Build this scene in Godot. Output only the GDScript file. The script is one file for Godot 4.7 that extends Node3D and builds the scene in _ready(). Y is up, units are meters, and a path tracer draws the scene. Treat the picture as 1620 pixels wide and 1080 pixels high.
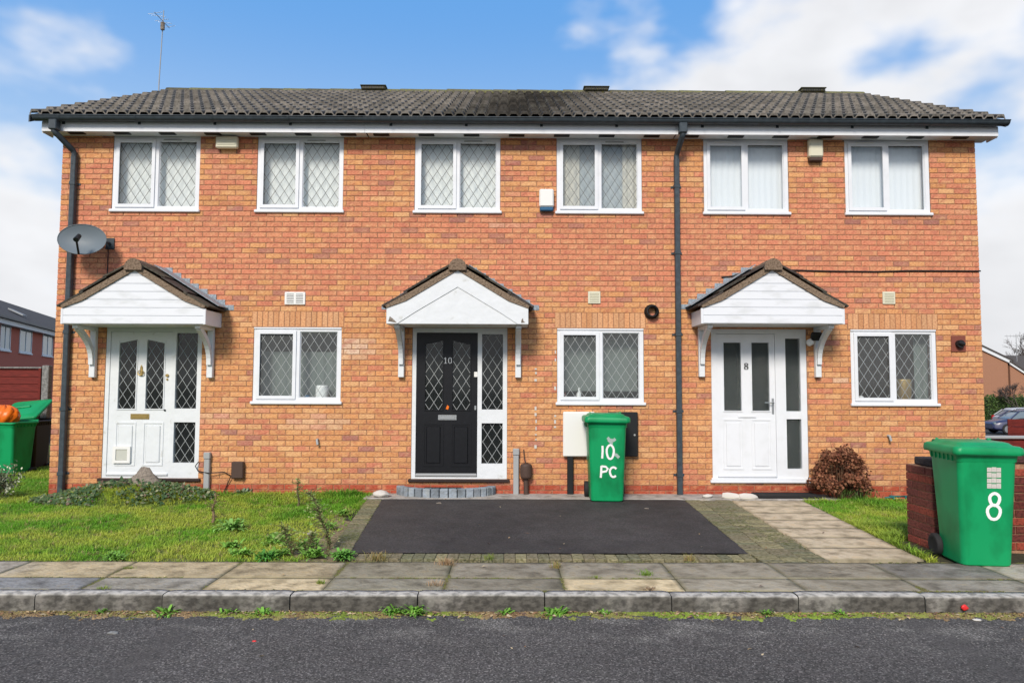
extends Node3D

const EXPOSURE := 2.6
const SKY_ENERGY := 0.385

# ---------------------------------------------------------------- mesh builder
class MB:
	var v := PackedVector3Array()
	var n := PackedVector3Array()
	var c := PackedColorArray()
	var ix := PackedInt32Array()
	var col := Color.WHITE
	func quad(a: Vector3, b: Vector3, d: Vector3, e: Vector3) -> void:  # counter-clockwise seen from outside
		var nn := (b - a).cross(e - a)
		if nn.length_squared() < 1e-16:
			nn = (d - b).cross(e - b)
		nn = nn.normalized()
		var k := v.size()
		for p in [a, b, d, e]:
			v.append(p); n.append(nn); c.append(col)
		for i in [0, 2, 1, 0, 3, 2]:
			ix.append(k + i)
	func tri(a: Vector3, b: Vector3, d: Vector3) -> void:
		var nn := (b - a).cross(d - a).normalized()
		var k := v.size()
		for p in [a, b, d]:
			v.append(p); n.append(nn); c.append(col)
		for i in [0, 2, 1]:
			ix.append(k + i)
	func hexa(p: Array) -> void:  # p[0..3] bottom ring counter-clockwise from above, p[4..7] top ring
		quad(p[3], p[2], p[1], p[0])
		quad(p[4], p[5], p[6], p[7])
		for i in 4:
			var j := (i + 1) % 4
			quad(p[i], p[j], p[4 + j], p[4 + i])
	func box(a: Vector3, b: Vector3) -> void:
		boxt(b - a, Transform3D(Basis(), (a + b) / 2))
	func boxt(s: Vector3, t: Transform3D) -> void:
		var h := s / 2
		var p := []
		for y in [-h.y, h.y]:
			for q in [Vector2(-h.x, h.z), Vector2(h.x, h.z), Vector2(h.x, -h.z), Vector2(-h.x, -h.z)]:
				p.append(t * Vector3(q.x, y, q.y))
		hexa(p)
	func cbox(a: Vector3, b: Vector3, ch: float) -> void:
		cboxt(b - a, ch, Transform3D(Basis(), (a + b) / 2))
	func cboxt(s: Vector3, ch: float, t: Transform3D) -> void:  # box with chamfered edges
		var h := s / 2
		var i := h - Vector3(ch, ch, ch)
		var at := func(sx: int, sy: int, sz: int, ax: int) -> Vector3:
			var p := Vector3(sx * i.x, sy * i.y, sz * i.z)
			p[ax] = [sx, sy, sz][ax] * h[ax]
			return t * p
		for ax in 3:
			var u := (ax + 1) % 3
			var w := (ax + 2) % 3
			for sg in [-1, 1]:
				var q := []
				for k in [[-1, -1], [1, -1], [1, 1], [-1, 1]]:
					var s3 := [0, 0, 0]
					s3[ax] = sg; s3[u] = k[0]; s3[w] = k[1]
					q.append(at.call(s3[0], s3[1], s3[2], ax))
				if sg > 0: quad(q[0], q[1], q[2], q[3])
				else: quad(q[3], q[2], q[1], q[0])
			for su in [-1, 1]:  # edge along ax between faces u and w
				for sw in [-1, 1]:
					var q2 := []
					for k in [[-1, u], [1, u], [1, w], [-1, w]]:
						var s4 := [0, 0, 0]
						s4[ax] = k[0]; s4[u] = su; s4[w] = sw
						q2.append(at.call(s4[0], s4[1], s4[2], k[1]))
					if su * sw > 0: quad(q2[0], q2[1], q2[2], q2[3])
					else: quad(q2[3], q2[2], q2[1], q2[0])
		for sx in [-1, 1]:
			for sy in [-1, 1]:
				for sz in [-1, 1]:
					var r := [at.call(sx, sy, sz, 0), at.call(sx, sy, sz, 1), at.call(sx, sy, sz, 2)]
					if sx * sy * sz > 0: tri(r[0], r[1], r[2])
					else: tri(r[2], r[1], r[0])
	func prism(poly: PackedVector2Array, z0: float, z1: float, t := Transform3D()) -> void:
		if not Geometry2D.is_polygon_clockwise(poly):
			pass
		else:
			poly = poly.duplicate(); poly.reverse()
		var tr := Geometry2D.triangulate_polygon(poly)
		for i in range(0, tr.size(), 3):
			var a := poly[tr[i]]
			var b := poly[tr[i + 1]]
			var d := poly[tr[i + 2]]
			if (b - a).cross(d - a) < 0:
				var e := b
				b = d; d = e
			tri(t * Vector3(a.x, a.y, z1), t * Vector3(b.x, b.y, z1), t * Vector3(d.x, d.y, z1))
			tri(t * Vector3(d.x, d.y, z0), t * Vector3(b.x, b.y, z0), t * Vector3(a.x, a.y, z0))
		for i in poly.size():
			var a := poly[i]
			var b := poly[(i + 1) % poly.size()]
			quad(t * Vector3(a.x, a.y, z0), t * Vector3(b.x, b.y, z0), t * Vector3(b.x, b.y, z1), t * Vector3(a.x, a.y, z1))
	func surf(rows: Array, closed := false, cols: Array = []) -> void:  # smooth sheet through rows of points
		var m: int = rows[0].size()
		var k := v.size()
		var acc := PackedVector3Array()
		acc.resize(rows.size() * m)
		var id := PackedInt32Array()
		for i in rows.size() - 1:
			for j in (m if closed else m - 1):
				var j2 := (j + 1) % m
				id.append_array([i * m + j, i * m + j2, (i + 1) * m + j2, i * m + j, (i + 1) * m + j2, (i + 1) * m + j])
		for q in range(0, id.size(), 3):
			var a: Vector3 = rows[id[q] / m][id[q] % m]
			var b: Vector3 = rows[id[q + 1] / m][id[q + 1] % m]
			var d: Vector3 = rows[id[q + 2] / m][id[q + 2] % m]
			var nn := (b - a).cross(d - a)
			for e in 3:
				acc[id[q + e]] -= nn
		for i in rows.size():
			for j in m:
				v.append(rows[i][j]); n.append(acc[i * m + j].normalized() if acc[i * m + j].length_squared() > 1e-20 else Vector3.UP)
				c.append(cols[i][j] if cols else col)
		for q in id:
			ix.append(k + q)
	func fan(ring: Array, up: Vector3) -> void:  # flat cap
		var mid := Vector3.ZERO
		for p in ring: mid += p
		mid /= ring.size()
		for i in ring.size():
			var a: Vector3 = ring[i]
			var b: Vector3 = ring[(i + 1) % ring.size()]
			if (a - mid).cross(b - mid).dot(up) > 0: tri(mid, a, b)
			else: tri(mid, b, a)
	func tube(p: Array, r, sides := 8, caps := true) -> void:
		var rows := []
		var up := Vector3.UP
		for i in p.size():
			var d: Vector3 = (p[mini(i + 1, p.size() - 1)] - p[maxi(i - 1, 0)]).normalized()
			var s := d.cross(Vector3(0.13, 0.21, 0.97) if absf(d.z) < 0.9 else up).normalized()
			var w := s.cross(d)
			var rr: float = r[i] if r is Array else r
			var ring := PackedVector3Array()
			for k in sides:
				var a := TAU * k / sides
				ring.append(p[i] + (s * cos(a) + w * sin(a)) * rr)
			rows.append(ring)
		surf(rows, true)
		if caps:
			fan(Array(rows[0]), p[0] - p[1])
			fan(Array(rows[-1]), p[-1] - p[-2])
	func strip(p: Array, w: float, closed := false, off := 0.0) -> void:  # flat ribbon in the xy plane facing +z; p: Vector2
		var l := []
		var r := []
		var m := p.size()
		for i in m:
			var a: Vector2 = p[(i - 1 + m) % m] if closed or i > 0 else p[i]
			var b: Vector2 = p[(i + 1) % m] if closed or i < m - 1 else p[i]
			var d := (b - a).normalized()
			var s := Vector2(-d.y, d.x) * w / 2
			l.append(Vector3(p[i].x + s.x, p[i].y + s.y, off)); r.append(Vector3(p[i].x - s.x, p[i].y - s.y, off))
		for i in (m if closed else m - 1):
			var j := (i + 1) % m
			quad(r[i], r[j], l[j], l[i])
	func bar(a: Vector3, b: Vector3, w: float, d: float) -> void:  # straight bar in a plane facing +z
		var x := b - a
		var len := x.length()
		x /= len
		var z := Vector3(0, 0, 1)
		if absf(x.z) > 0.9: z = Vector3.UP
		var y := z.cross(x).normalized()
		boxt(Vector3(len, w, d), Transform3D(Basis(x, y, x.cross(y)), (a + b) / 2))
	func holes(r: Rect2, hs: Array, z0: float, z1: float) -> void:  # slab with rectangular openings
		var ys := [r.position.y, r.end.y]
		for h in hs:
			for y in [h.position.y, h.end.y]:
				if y > r.position.y + 1e-4 and y < r.end.y - 1e-4 and not ys.has(y): ys.append(y)
		ys.sort()
		for i in ys.size() - 1:
			if ys[i + 1] - ys[i] < 1e-4: continue
			var mid: float = (ys[i] + ys[i + 1]) / 2
			var cut := []
			for h in hs:
				if h.position.y < mid and h.end.y > mid: cut.append(Vector2(h.position.x, h.end.x))
			for s in MB.minus(r.position.x, r.end.x, cut):
				box(Vector3(s.x, ys[i], z0), Vector3(s.y, ys[i + 1], z1))
	static func minus(a: float, b: float, cut: Array) -> Array:
		cut.sort_custom(func(p, q): return p.x < q.x)
		var out := []
		var x := a
		for h in cut:
			if h.x > x + 1e-3: out.append(Vector2(x, minf(h.x, b)))
			x = maxf(x, h.y)
		if b > x + 1e-3: out.append(Vector2(x, b))
		return out
	func brick(x0: float, x1: float, y0: float, y1: float, zf: float, depth: float, t := Transform3D(), tints := []) -> void:
		var h := 0.004
		var f := [Vector3(x0 + h, y0 + h, zf), Vector3(x1 - h, y0 + h, zf), Vector3(x1 - h, y1 - h, zf), Vector3(x0 + h, y1 - h, zf)]
		var g := [Vector3(x0, y0, zf - h), Vector3(x1, y0, zf - h), Vector3(x1, y1, zf - h), Vector3(x0, y1, zf - h)]
		for i in 4:
			f[i] = t * f[i]
		var k := []
		for i in 4:
			k.append(t * (g[i] - Vector3(0, 0, depth))); g[i] = t * g[i]
		if tints.size() < 8: quad(f[0], f[1], f[2], f[3])
		else:  # uneven firing across the face
			var nn: Vector3 = (f[1] - f[0]).cross(f[3] - f[0]).normalized()
			var k0 := v.size()
			for q in 4:
				var u: float = [0.0, 0.3, 0.68, 1.0][q]
				v.append(f[0].lerp(f[1], u)); n.append(nn); c.append(tints[q])
				v.append(f[3].lerp(f[2], u)); n.append(nn); c.append(tints[4 + q])
			for q in 3:
				for i in [0, 1, 3, 0, 3, 2]: ix.append(k0 + q * 2 + i)
		for i in 4:
			var j := (i + 1) % 4
			quad(g[i], g[j], f[j], f[i])
			quad(k[i], k[j], g[j], g[i])
	func mesh() -> ArrayMesh:
		var a := []
		a.resize(Mesh.ARRAY_MAX)
		a[Mesh.ARRAY_VERTEX] = v; a[Mesh.ARRAY_NORMAL] = n; a[Mesh.ARRAY_COLOR] = c; a[Mesh.ARRAY_INDEX] = ix
		var m := ArrayMesh.new()
		m.add_surface_from_arrays(Mesh.PRIMITIVE_TRIANGLES, a)
		return m

# ---------------------------------------------------------------- node helpers
var used := {}
func numbered(s: String) -> String:
	used[s] = used.get(s, -1) + 1
	return s if used[s] == 0 else "%s_%03d" % [s, used[s]]

func obj(called: String, geo, m: Material, parent: Node = null) -> MeshInstance3D:
	var o := MeshInstance3D.new()
	o.mesh = geo.mesh() if geo is MB else geo
	o.material_override = m
	if parent == null:
		o.name = numbered(called); add_child(o)
	else:
		var k: int = parent.get_meta("_n_" + called, -1) + 1
		parent.set_meta("_n_" + called, k)
		o.name = called if k == 0 else "%s_%03d" % [called, k]
		parent.add_child(o)
	return o

func tag(o: Node, label: String, category: String, group := "") -> Node:
	o.set_meta("label", label); o.set_meta("category", category)
	if group: o.set_meta("group", group)
	return o

func thing(called: String, label: String, category: String, at := Vector3.ZERO, turn := 0.0, group := "") -> Node3D:
	var o := Node3D.new()
	o.name = numbered(called); add_child(o)
	o.position = at; o.rotation_degrees.y = turn
	tag(o, label, category, group)
	return o

func structure(called: String, geo, m: Material) -> MeshInstance3D:
	var o := obj(called, geo, m)
	o.set_meta("kind", "structure")
	return o

func stuff(o: Node) -> Node:
	o.set_meta("kind", "stuff")
	return o

func copy_of(src: Node3D, called: String, label: String, at: Vector3, turn: float) -> Node3D:
	var o: Node3D = src.duplicate()
	o.name = numbered(called); add_child(o)
	o.position = at; o.rotation_degrees.y = turn
	o.set_meta("label", label)
	return o

func scatter(called: String, geo, m: Material, xf: Array, cols: Array, parent: Node = null) -> MultiMeshInstance3D:
	var mm := MultiMesh.new()
	mm.transform_format = MultiMesh.TRANSFORM_3D
	mm.use_colors = true
	mm.mesh = geo.mesh() if geo is MB else geo
	mm.instance_count = xf.size()
	for i in xf.size():
		mm.set_instance_transform(i, xf[i]); mm.set_instance_color(i, cols[i])
	var o := MultiMeshInstance3D.new()
	o.multimesh = mm; o.material_override = m
	o.name = numbered(called) if parent == null else called
	(self if parent == null else parent).add_child(o, true)
	return o

# ---------------------------------------------------------------- materials
var M := {}
var rng := RandomNumberGenerator.new()
func L(r: float, g: float, b: float) -> Color:
	return Color(r, g, b).linear_to_srgb()

func mat(called: String, col: Color, rough := 0.8, metal := 0.0) -> StandardMaterial3D:
	var m := StandardMaterial3D.new()
	m.resource_name = called
	m.albedo_color = col.linear_to_srgb(); m.roughness = rough; m.metallic = metal
	m.metallic_specular = 0.4
	M[called] = m
	return m

func vmat(called: String, rough := 0.9) -> StandardMaterial3D:
	var m := mat(called, Color.WHITE, rough)
	m.vertex_color_use_as_albedo = true
	return m

func ntex(sd: int, freq: float, oct: int, stops: Array, size := 512, kind := FastNoiseLite.TYPE_SIMPLEX_SMOOTH) -> NoiseTexture2D:
	var f := FastNoiseLite.new()
	f.seed = sd; f.frequency = freq; f.noise_type = kind
	f.fractal_octaves = oct; f.fractal_gain = 0.55
	if kind == FastNoiseLite.TYPE_CELLULAR:
		f.cellular_return_type = FastNoiseLite.RETURN_CELL_VALUE
	var t := NoiseTexture2D.new()
	t.width = size; t.height = size; t.seamless = true; t.noise = f
	if stops:
		var g := Gradient.new()
		var o := PackedFloat32Array()
		var k := PackedColorArray()
		for s in stops:
			o.append(s[0])
			k.append(s[1] if s[1] is Color else Color(s[1], s[1], s[1]))
		g.offsets = o; g.colors = k
		t.color_ramp = g
	return t

func bumps(sd: int, freq: float, oct: int, strength: float, size := 512) -> NoiseTexture2D:
	var t := ntex(sd, freq, oct, [], size)
	t.as_normal_map = true; t.bump_strength = strength
	return t

func wear(m: StandardMaterial3D, tex: Texture2D, scale: Vector3, nrm: Texture2D = null, depth := 1.0) -> StandardMaterial3D:
	if tex: m.albedo_texture = tex
	if nrm:
		m.normal_enabled = true; m.normal_texture = nrm; m.normal_scale = depth
	m.uv1_triplanar = true; m.uv1_world_triplanar = true; m.uv1_scale = scale
	return m

func make_materials() -> void:
	var fine := bumps(3, 0.06, 4, 4.0)
	wear(vmat("brick", 0.92), ntex(11, 0.022, 5, [[0.0, Color(0.80, 0.68, 0.68)], [0.36, Color(0.90, 0.84, 0.83)], [0.5, Color(0.98, 0.96, 0.94)], [0.7, Color(1, 1, 1)], [1.0, Color(1, 1, 0.96)]], 1024), Vector3(0.9, 3.4, 0.9), fine, 0.3)
	wear(mat("mortar", Color(0.47, 0.255, 0.15), 0.95), ntex(12, 0.03, 4, [[0.0, 0.7], [1.0, 1.0]]), Vector3(1.5, 1.5, 1.5))
	wear(vmat("old_brick", 0.92), ntex(13, 0.025, 5, [[0.0, 0.55], [0.5, 0.95], [1.0, 1.0]]), Vector3(2, 3, 2), fine, 0.6)
	wear(vmat("roof_tile", 0.85), ntex(14, 0.025, 5, [[0.0, Color(0.55, 0.55, 0.53)], [0.5, Color(0.95, 0.95, 0.92)], [1.0, Color(1, 1, 1)]]), Vector3(1.1, 1.1, 1.1), fine, 0.7)
	wear(vmat("ridge", 0.92), ntex(15, 0.03, 5, [[0.0, Color(0.5, 0.5, 0.42)], [0.42, Color(0.9, 0.9, 0.85)], [0.58, Color(1, 1, 0.8)], [0.72, Color(1, 0.98, 0.5)], [1.0, Color(0.9, 0.8, 0.3)]]), Vector3(1.3, 1.3, 1.3), fine, 1.0)
	wear(mat("upvc", Color(0.71, 0.735, 0.765), 0.38), ntex(16, 0.012, 4, [[0.0, Color(0.975, 0.975, 0.97)], [0.5, Color(1, 1, 1)], [1.0, Color(1, 1, 1)]]), Vector3(0.7, 0.7, 0.7))
	wear(mat("white_paint", Color(0.69, 0.72, 0.74), 0.55), ntex(17, 0.02, 5, [[0.0, Color(0.88, 0.87, 0.84)], [0.2, Color(0.985, 0.985, 0.98)], [1.0, Color(1, 1, 1)]]), Vector3(0.4, 0.4, 0.4), bumps(18, 0.02, 3, 2.0), 0.4)
	wear(mat("white_board", Color(0.71, 0.735, 0.765), 0.5), ntex(171, 0.012, 4, [[0.0, Color(0.93, 0.93, 0.92)], [0.45, Color(1, 1, 1)], [1.0, Color(1, 1, 1)]]), Vector3(0.3, 0.8, 0.3))
	wear(mat("gutter_grey", Color(0.058, 0.077, 0.092), 0.45), ntex(19, 0.02, 4, [[0.0, 0.75], [1.0, 1.0]]), Vector3(0.8, 0.8, 0.8))
	wear(mat("black_door", Color(0.008, 0.009, 0.012), 0.38), ntex(20, 0.02, 4, [[0.0, 0.8], [0.8, 0.9], [1.0, 1.0]]), Vector3(1, 1, 1))
	mat("black_plastic", Color(0.012, 0.013, 0.014), 0.5)
	mat("rubber", Color(0.02, 0.02, 0.021), 0.8)
	mat("dark_timber", Color(0.03, 0.018, 0.016), 0.6)
	wear(mat("lead_sheet", Color(0.36, 0.42, 0.47), 0.55, 0.0), ntex(21, 0.02, 4, [[0.0, 0.7], [1.0, 1.0]]), Vector3(2, 2, 2), bumps(22, 0.015, 3, 3.0), 0.5)
	mat("lead_came", Color(0.12, 0.125, 0.12), 0.6)
	mat("lit_came", Color(0.30, 0.32, 0.32), 0.55)  # paler copy of the lead, with the light it catches painted in
	wear(vmat("verge", 0.93), ntex(151, 0.03, 5, [[0.0, Color(0.5, 0.48, 0.45)], [0.5, Color(0.95, 0.93, 0.9)], [1.0, Color(1, 1, 1)]]), Vector3(2, 2, 2), fine, 1.0)
	var g := mat("glass", Color(0.85, 0.9, 0.9), 0.02)
	g.albedo_color.a = 0.06; g.transparency = BaseMaterial3D.TRANSPARENCY_ALPHA; g.metallic_specular = 0.5
	var o := mat("obscure_glass", Color(0.05, 0.065, 0.06), 0.12)
	o.albedo_color.a = 0.55; o.transparency = BaseMaterial3D.TRANSPARENCY_ALPHA; o.metallic_specular = 0.5
	wear(o, null, Vector3(3, 3, 3), bumps(23, 0.03, 3, 10.0), 1.0)
	var od := mat("hall_glass", Color(0.02, 0.025, 0.025), 0.06)
	od.albedo_color.a = 0.5; od.transparency = BaseMaterial3D.TRANSPARENCY_ALPHA; od.metallic_specular = 0.5
	mat("brass", Color(0.5, 0.36, 0.13), 0.35, 0.9)
	mat("steel", Color(0.5, 0.52, 0.52), 0.35, 0.9)
	mat("plaster", Color(0.32, 0.32, 0.3), 0.9)
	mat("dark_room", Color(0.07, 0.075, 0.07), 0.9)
	mat("cream_plastic", Color(0.62, 0.6, 0.46), 0.5)
	mat("white_plastic", Color(0.75, 0.75, 0.72), 0.45)
	mat("blue_plastic", Color(0.02, 0.10, 0.2), 0.4)
	mat("brown_plastic", Color(0.07, 0.042, 0.032), 0.6)
	mat("grey_plastic", Color(0.33, 0.34, 0.34), 0.6)
	mat("dish_grey", Color(0.13, 0.16, 0.18), 0.5)
	mat("net_curtain", Color(0.74, 0.80, 0.785), 0.95).backlight = L(0.2, 0.2, 0.2)
	M.net_curtain.backlight_enabled = true
	mat("white_curtain", Color(0.66, 0.73, 0.77), 0.95)
	mat("grey_curtain", Color(0.34, 0.4, 0.42), 0.95)
	mat("cream_curtain", Color(0.5, 0.51, 0.45), 0.95)
	mat("blind_cloth", Color(0.115, 0.15, 0.14), 0.95)
	wear(vmat("asphalt", 0.93), ntex(31, 0.3, 1, [[0.0, 0.42], [0.3, 0.56], [0.6, 0.66], [0.8, 0.74], [0.9, 0.83], [0.96, 1.0], [1.0, 1.0]], 2048, FastNoiseLite.TYPE_CELLULAR), Vector3(0.2, 0.2, 0.2))
	wear(vmat("drive", 0.9), ntex(33, 0.3, 1, [[0.0, 0.62], [0.4, 0.74], [0.8, 0.84], [0.93, 0.92], [0.97, 1.0], [1.0, 1.0]], 2048, FastNoiseLite.TYPE_CELLULAR), Vector3(0.17, 0.17, 0.17))
	wear(vmat("slab", 0.88), ntex(35, 0.012, 6, [[0.0, Color(0.66, 0.65, 0.63)], [0.4, Color(0.9, 0.89, 0.87)], [0.65, Color(1, 1, 1)], [1.0, Color(1, 0.96, 0.88)]], 1024), Vector3(0.35, 0.35, 0.35), bumps(36, 0.1, 4, 3.0), 0.5)
	wear(vmat("kerb", 0.92), ntex(37, 0.016, 7, [[0.0, 0.6], [0.38, 0.78], [0.5, 0.9], [0.66, 0.98], [1.0, 1.0]], 1024), Vector3(0.7, 0.9, 0.7), bumps(38, 0.08, 4, 4.0), 0.4)
	wear(vmat("paver", 0.93), ntex(39, 0.03, 5, [[0.0, Color(0.5, 0.52, 0.4)], [0.5, Color(0.9, 0.9, 0.82)], [1.0, Color(1, 1, 1)]]), Vector3(1.3, 1.3, 1.3), bumps(40, 0.08, 4, 5.0), 0.8)
	wear(vmat("soil", 0.98), ntex(41, 0.04, 5, [[0.0, 0.5], [1.0, 1.0]]), Vector3(1, 1, 1))
	var gb := vmat("grass_blade", 0.75)
	gb.backlight_enabled = true; gb.backlight = L(0.35, 0.35, 0.2)
	var lf := vmat("leaf", 0.6)
	lf.backlight_enabled = true; lf.backlight = L(0.25, 0.25, 0.15)
	vmat("dry_leaf", 0.9)
	vmat("plain_vc", 0.8)
	vmat("twig", 0.95)
	mat("bin_green", Color(0.004, 0.29, 0.098), 0.42)
	wear(M.bin_green, ntex(42, 0.004, 5, [[0.0, Color(0.74, 0.78, 0.76)], [0.35, Color(0.9, 0.92, 0.91)], [0.55, Color(1, 1, 1)], [0.72, Color(1, 1, 1)], [0.8, Color(1, 1, 1)]], 1024), Vector3(0.6, 0.35, 0.6))
	mat("bin_brown", Color(0.02, 0.008, 0.008), 0.5)
	mat("white_brush_paint", Color(0.8, 0.8, 0.78), 0.7)
	mat("grey_smear", Color(0.33, 0.42, 0.38), 0.8)
	mat("orange_bag", Color(0.75, 0.16, 0.01), 0.35)
	mat("white_cloth", Color(0.56, 0.53, 0.48), 0.9)
	wear(mat("rock", Color(0.42, 0.355, 0.29), 0.95), ntex(43, 0.03, 5, [[0.0, 0.5], [1.0, 1.0]]), Vector3(2, 2, 2), fine, 1.5)
	wear(mat("red_fence", Color(0.22, 0.024, 0.016), 0.75), ntex(44, 0.02, 5, [[0.0, 0.6], [1.0, 1.0]]), Vector3(0.4, 5, 5))
	wear(mat("concrete", Color(0.33, 0.33, 0.32), 0.9), ntex(45, 0.03, 5, [[0.0, 0.6], [1.0, 1.0]]), Vector3(1, 1, 1), fine, 0.6)
	wear(mat("far_brick", Color(0.62, 0.19, 0.13), 0.95), ntex(46, 0.05, 4, [[0.0, 0.7], [1.0, 1.0]]), Vector3(0.5, 2, 0.5))
	wear(mat("far_orange_brick", Color(0.5, 0.25, 0.15), 0.95), ntex(47, 0.05, 4, [[0.0, 0.7], [1.0, 1.0]]), Vector3(0.5, 2, 0.5))
	mat("far_roof", Color(0.075, 0.066, 0.06), 0.9)
	mat("far_glass", Color(0.22, 0.27, 0.27), 0.1)
	mat("blue_car", Color(0.012, 0.018, 0.07), 0.2).clearcoat_enabled = true
	mat("silver_car", Color(0.45, 0.46, 0.47), 0.3).clearcoat_enabled = true
	mat("car_glass", Color(0.15, 0.19, 0.22), 0.05)
	mat("red_lamp", Color(0.5, 0.02, 0.02), 0.2)
	mat("teal_hose", Color(0.01, 0.13, 0.13), 0.4)
	mat("mat_black", Color(0.018, 0.018, 0.018), 0.98)
	mat("red_litter", Color(0.65, 0.03, 0.03), 0.4)

# ---------------------------------------------------------------- the terrace
const TOP := 5.03       # soffit height
const C0 := -0.015      # first brick course
const CH := 0.075
var rise := 0.0
func eave_y(z: float) -> float:  # top of the roof plane
	return 5.215 + (0.32 - z) * 0.493

func palette_pick(y: float) -> Color:
	var pink := clampf(smoothstep(2.5, 3.0, y) - 0.55 * smoothstep(3.85, 4.1, y), 0, 1) * 0.75 + 0.12
	var r := rng.randf()
	var c: Color
	if r < 0.03: c = Color(0.48, 0.22, 0.155)
	elif r < 0.042: c = Color(0.42, 0.20, 0.155)
	elif r < 0.15: c = Color(0.72, 0.425, 0.205) if rng.randf() > pink else Color(0.66, 0.32, 0.185)
	elif rng.randf() < pink: c = Color(0.645, 0.252, 0.148).lerp(Color(0.675, 0.305, 0.165), rng.randf())
	else: c = Color(0.655, 0.32, 0.135).lerp(Color(0.695, 0.38, 0.17), rng.randf())
	return c * rng.randf_range(0.94, 1.04)

func weathering_and_shade(x: float, y: float) -> float:  # broad damp and dry patches, plus eaves shade painted in at the top
	var k := 1.0 + 0.10 * nz.get_noise_3d(x * 22.0, y * 40.0, 500.0) + 0.05 * nz.get_noise_3d(x * 90.0, y * 30.0, 900.0)
	for h in opens:
		for o in h:  # rain runs off the ends of the sills
			if o[4] == "door" or y > o[2]: continue
			for e in [o[0], o[1]]:
				var d: float = absf(x - e) / 0.16
				if d < 1.0: k -= 0.16 * (1.0 - d) * smoothstep(0.9, 0.0, o[2] - y)
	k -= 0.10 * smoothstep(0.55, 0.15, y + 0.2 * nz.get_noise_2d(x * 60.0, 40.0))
	k -= 0.07 * smoothstep(4.75, 5.0, y)  # shade under the eaves painted into the top courses
	return k

func salts(c: Color, x: float, y: float) -> Color:  # pale lime bloom left on a few bricks
	var s := 0.0
	for q in [[-2.22, 2.02, 0.26, 0.16, 0.75], [-2.75, 0.98, 0.5, 0.10, 0.4], [-4.1, 1.05, 0.3, 0.1, 0.3], [4.55, 1.6, 0.1, 0.06, 0.5], [-0.5, 3.7, 0.9, 0.12, 0.3], [5.3, 3.72, 0.8, 0.1, 0.3]]:
		var d := Vector2((x - q[0]) / q[2], (y - q[1]) / q[3]).length()
		s = maxf(s, q[4] * smoothstep(1.3, 0.5, d) * (0.6 + 0.6 * rng.randf()))
	return c.lerp(Color(0.72, 0.58, 0.45), clampf(s, 0, 0.85))

func firing(c: Color) -> Array:
	var t := []
	for i in 8:
		var k := rng.randf()
		if k < 0.22: t.append(c.lerp(Color(0.46, 0.165, 0.115), rng.randf_range(0.25, 0.75)))
		elif k < 0.34: t.append(c.lerp(Color(0.76, 0.47, 0.24), rng.randf_range(0.2, 0.7)))
		else: t.append(c * rng.randf_range(0.94, 1.06))
	return t

func plinth_pick() -> Color:
	return Color(0.46, 0.105, 0.05).lerp(Color(0.38, 0.08, 0.045), rng.randf()) * rng.randf_range(0.85, 1.1)

# windows: [x0, x1, y0, y1]; doors the same
var opens := [
	[[-5.71, -4.475, 3.96, TOP, "up"], [-3.66, -2.435, 3.96, TOP, "up"], [-3.65, -2.418, 1.26, 2.31, "down"], [-5.71, -4.37, 0.21, 2.31, "door"]],
	[[-1.42, -0.20, 3.96, TOP, "up"], [0.60, 1.818, 3.96, TOP, "up"], [0.606, 1.826, 1.26, 2.31, "down"], [-1.425, -0.09, 0.21, 2.31, "door"]],
	[[2.70, 3.912, 3.96, TOP, "up"], [4.722, 5.935, 3.96, TOP, "up"], [4.74, 5.952, 1.26, 2.31, "down"], [2.772, 4.116, 0.21, 2.31, "door"]]]
var edges := [-6.43, -2.09, 2.26, 6.60]
var houses := []
var walls := []

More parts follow.
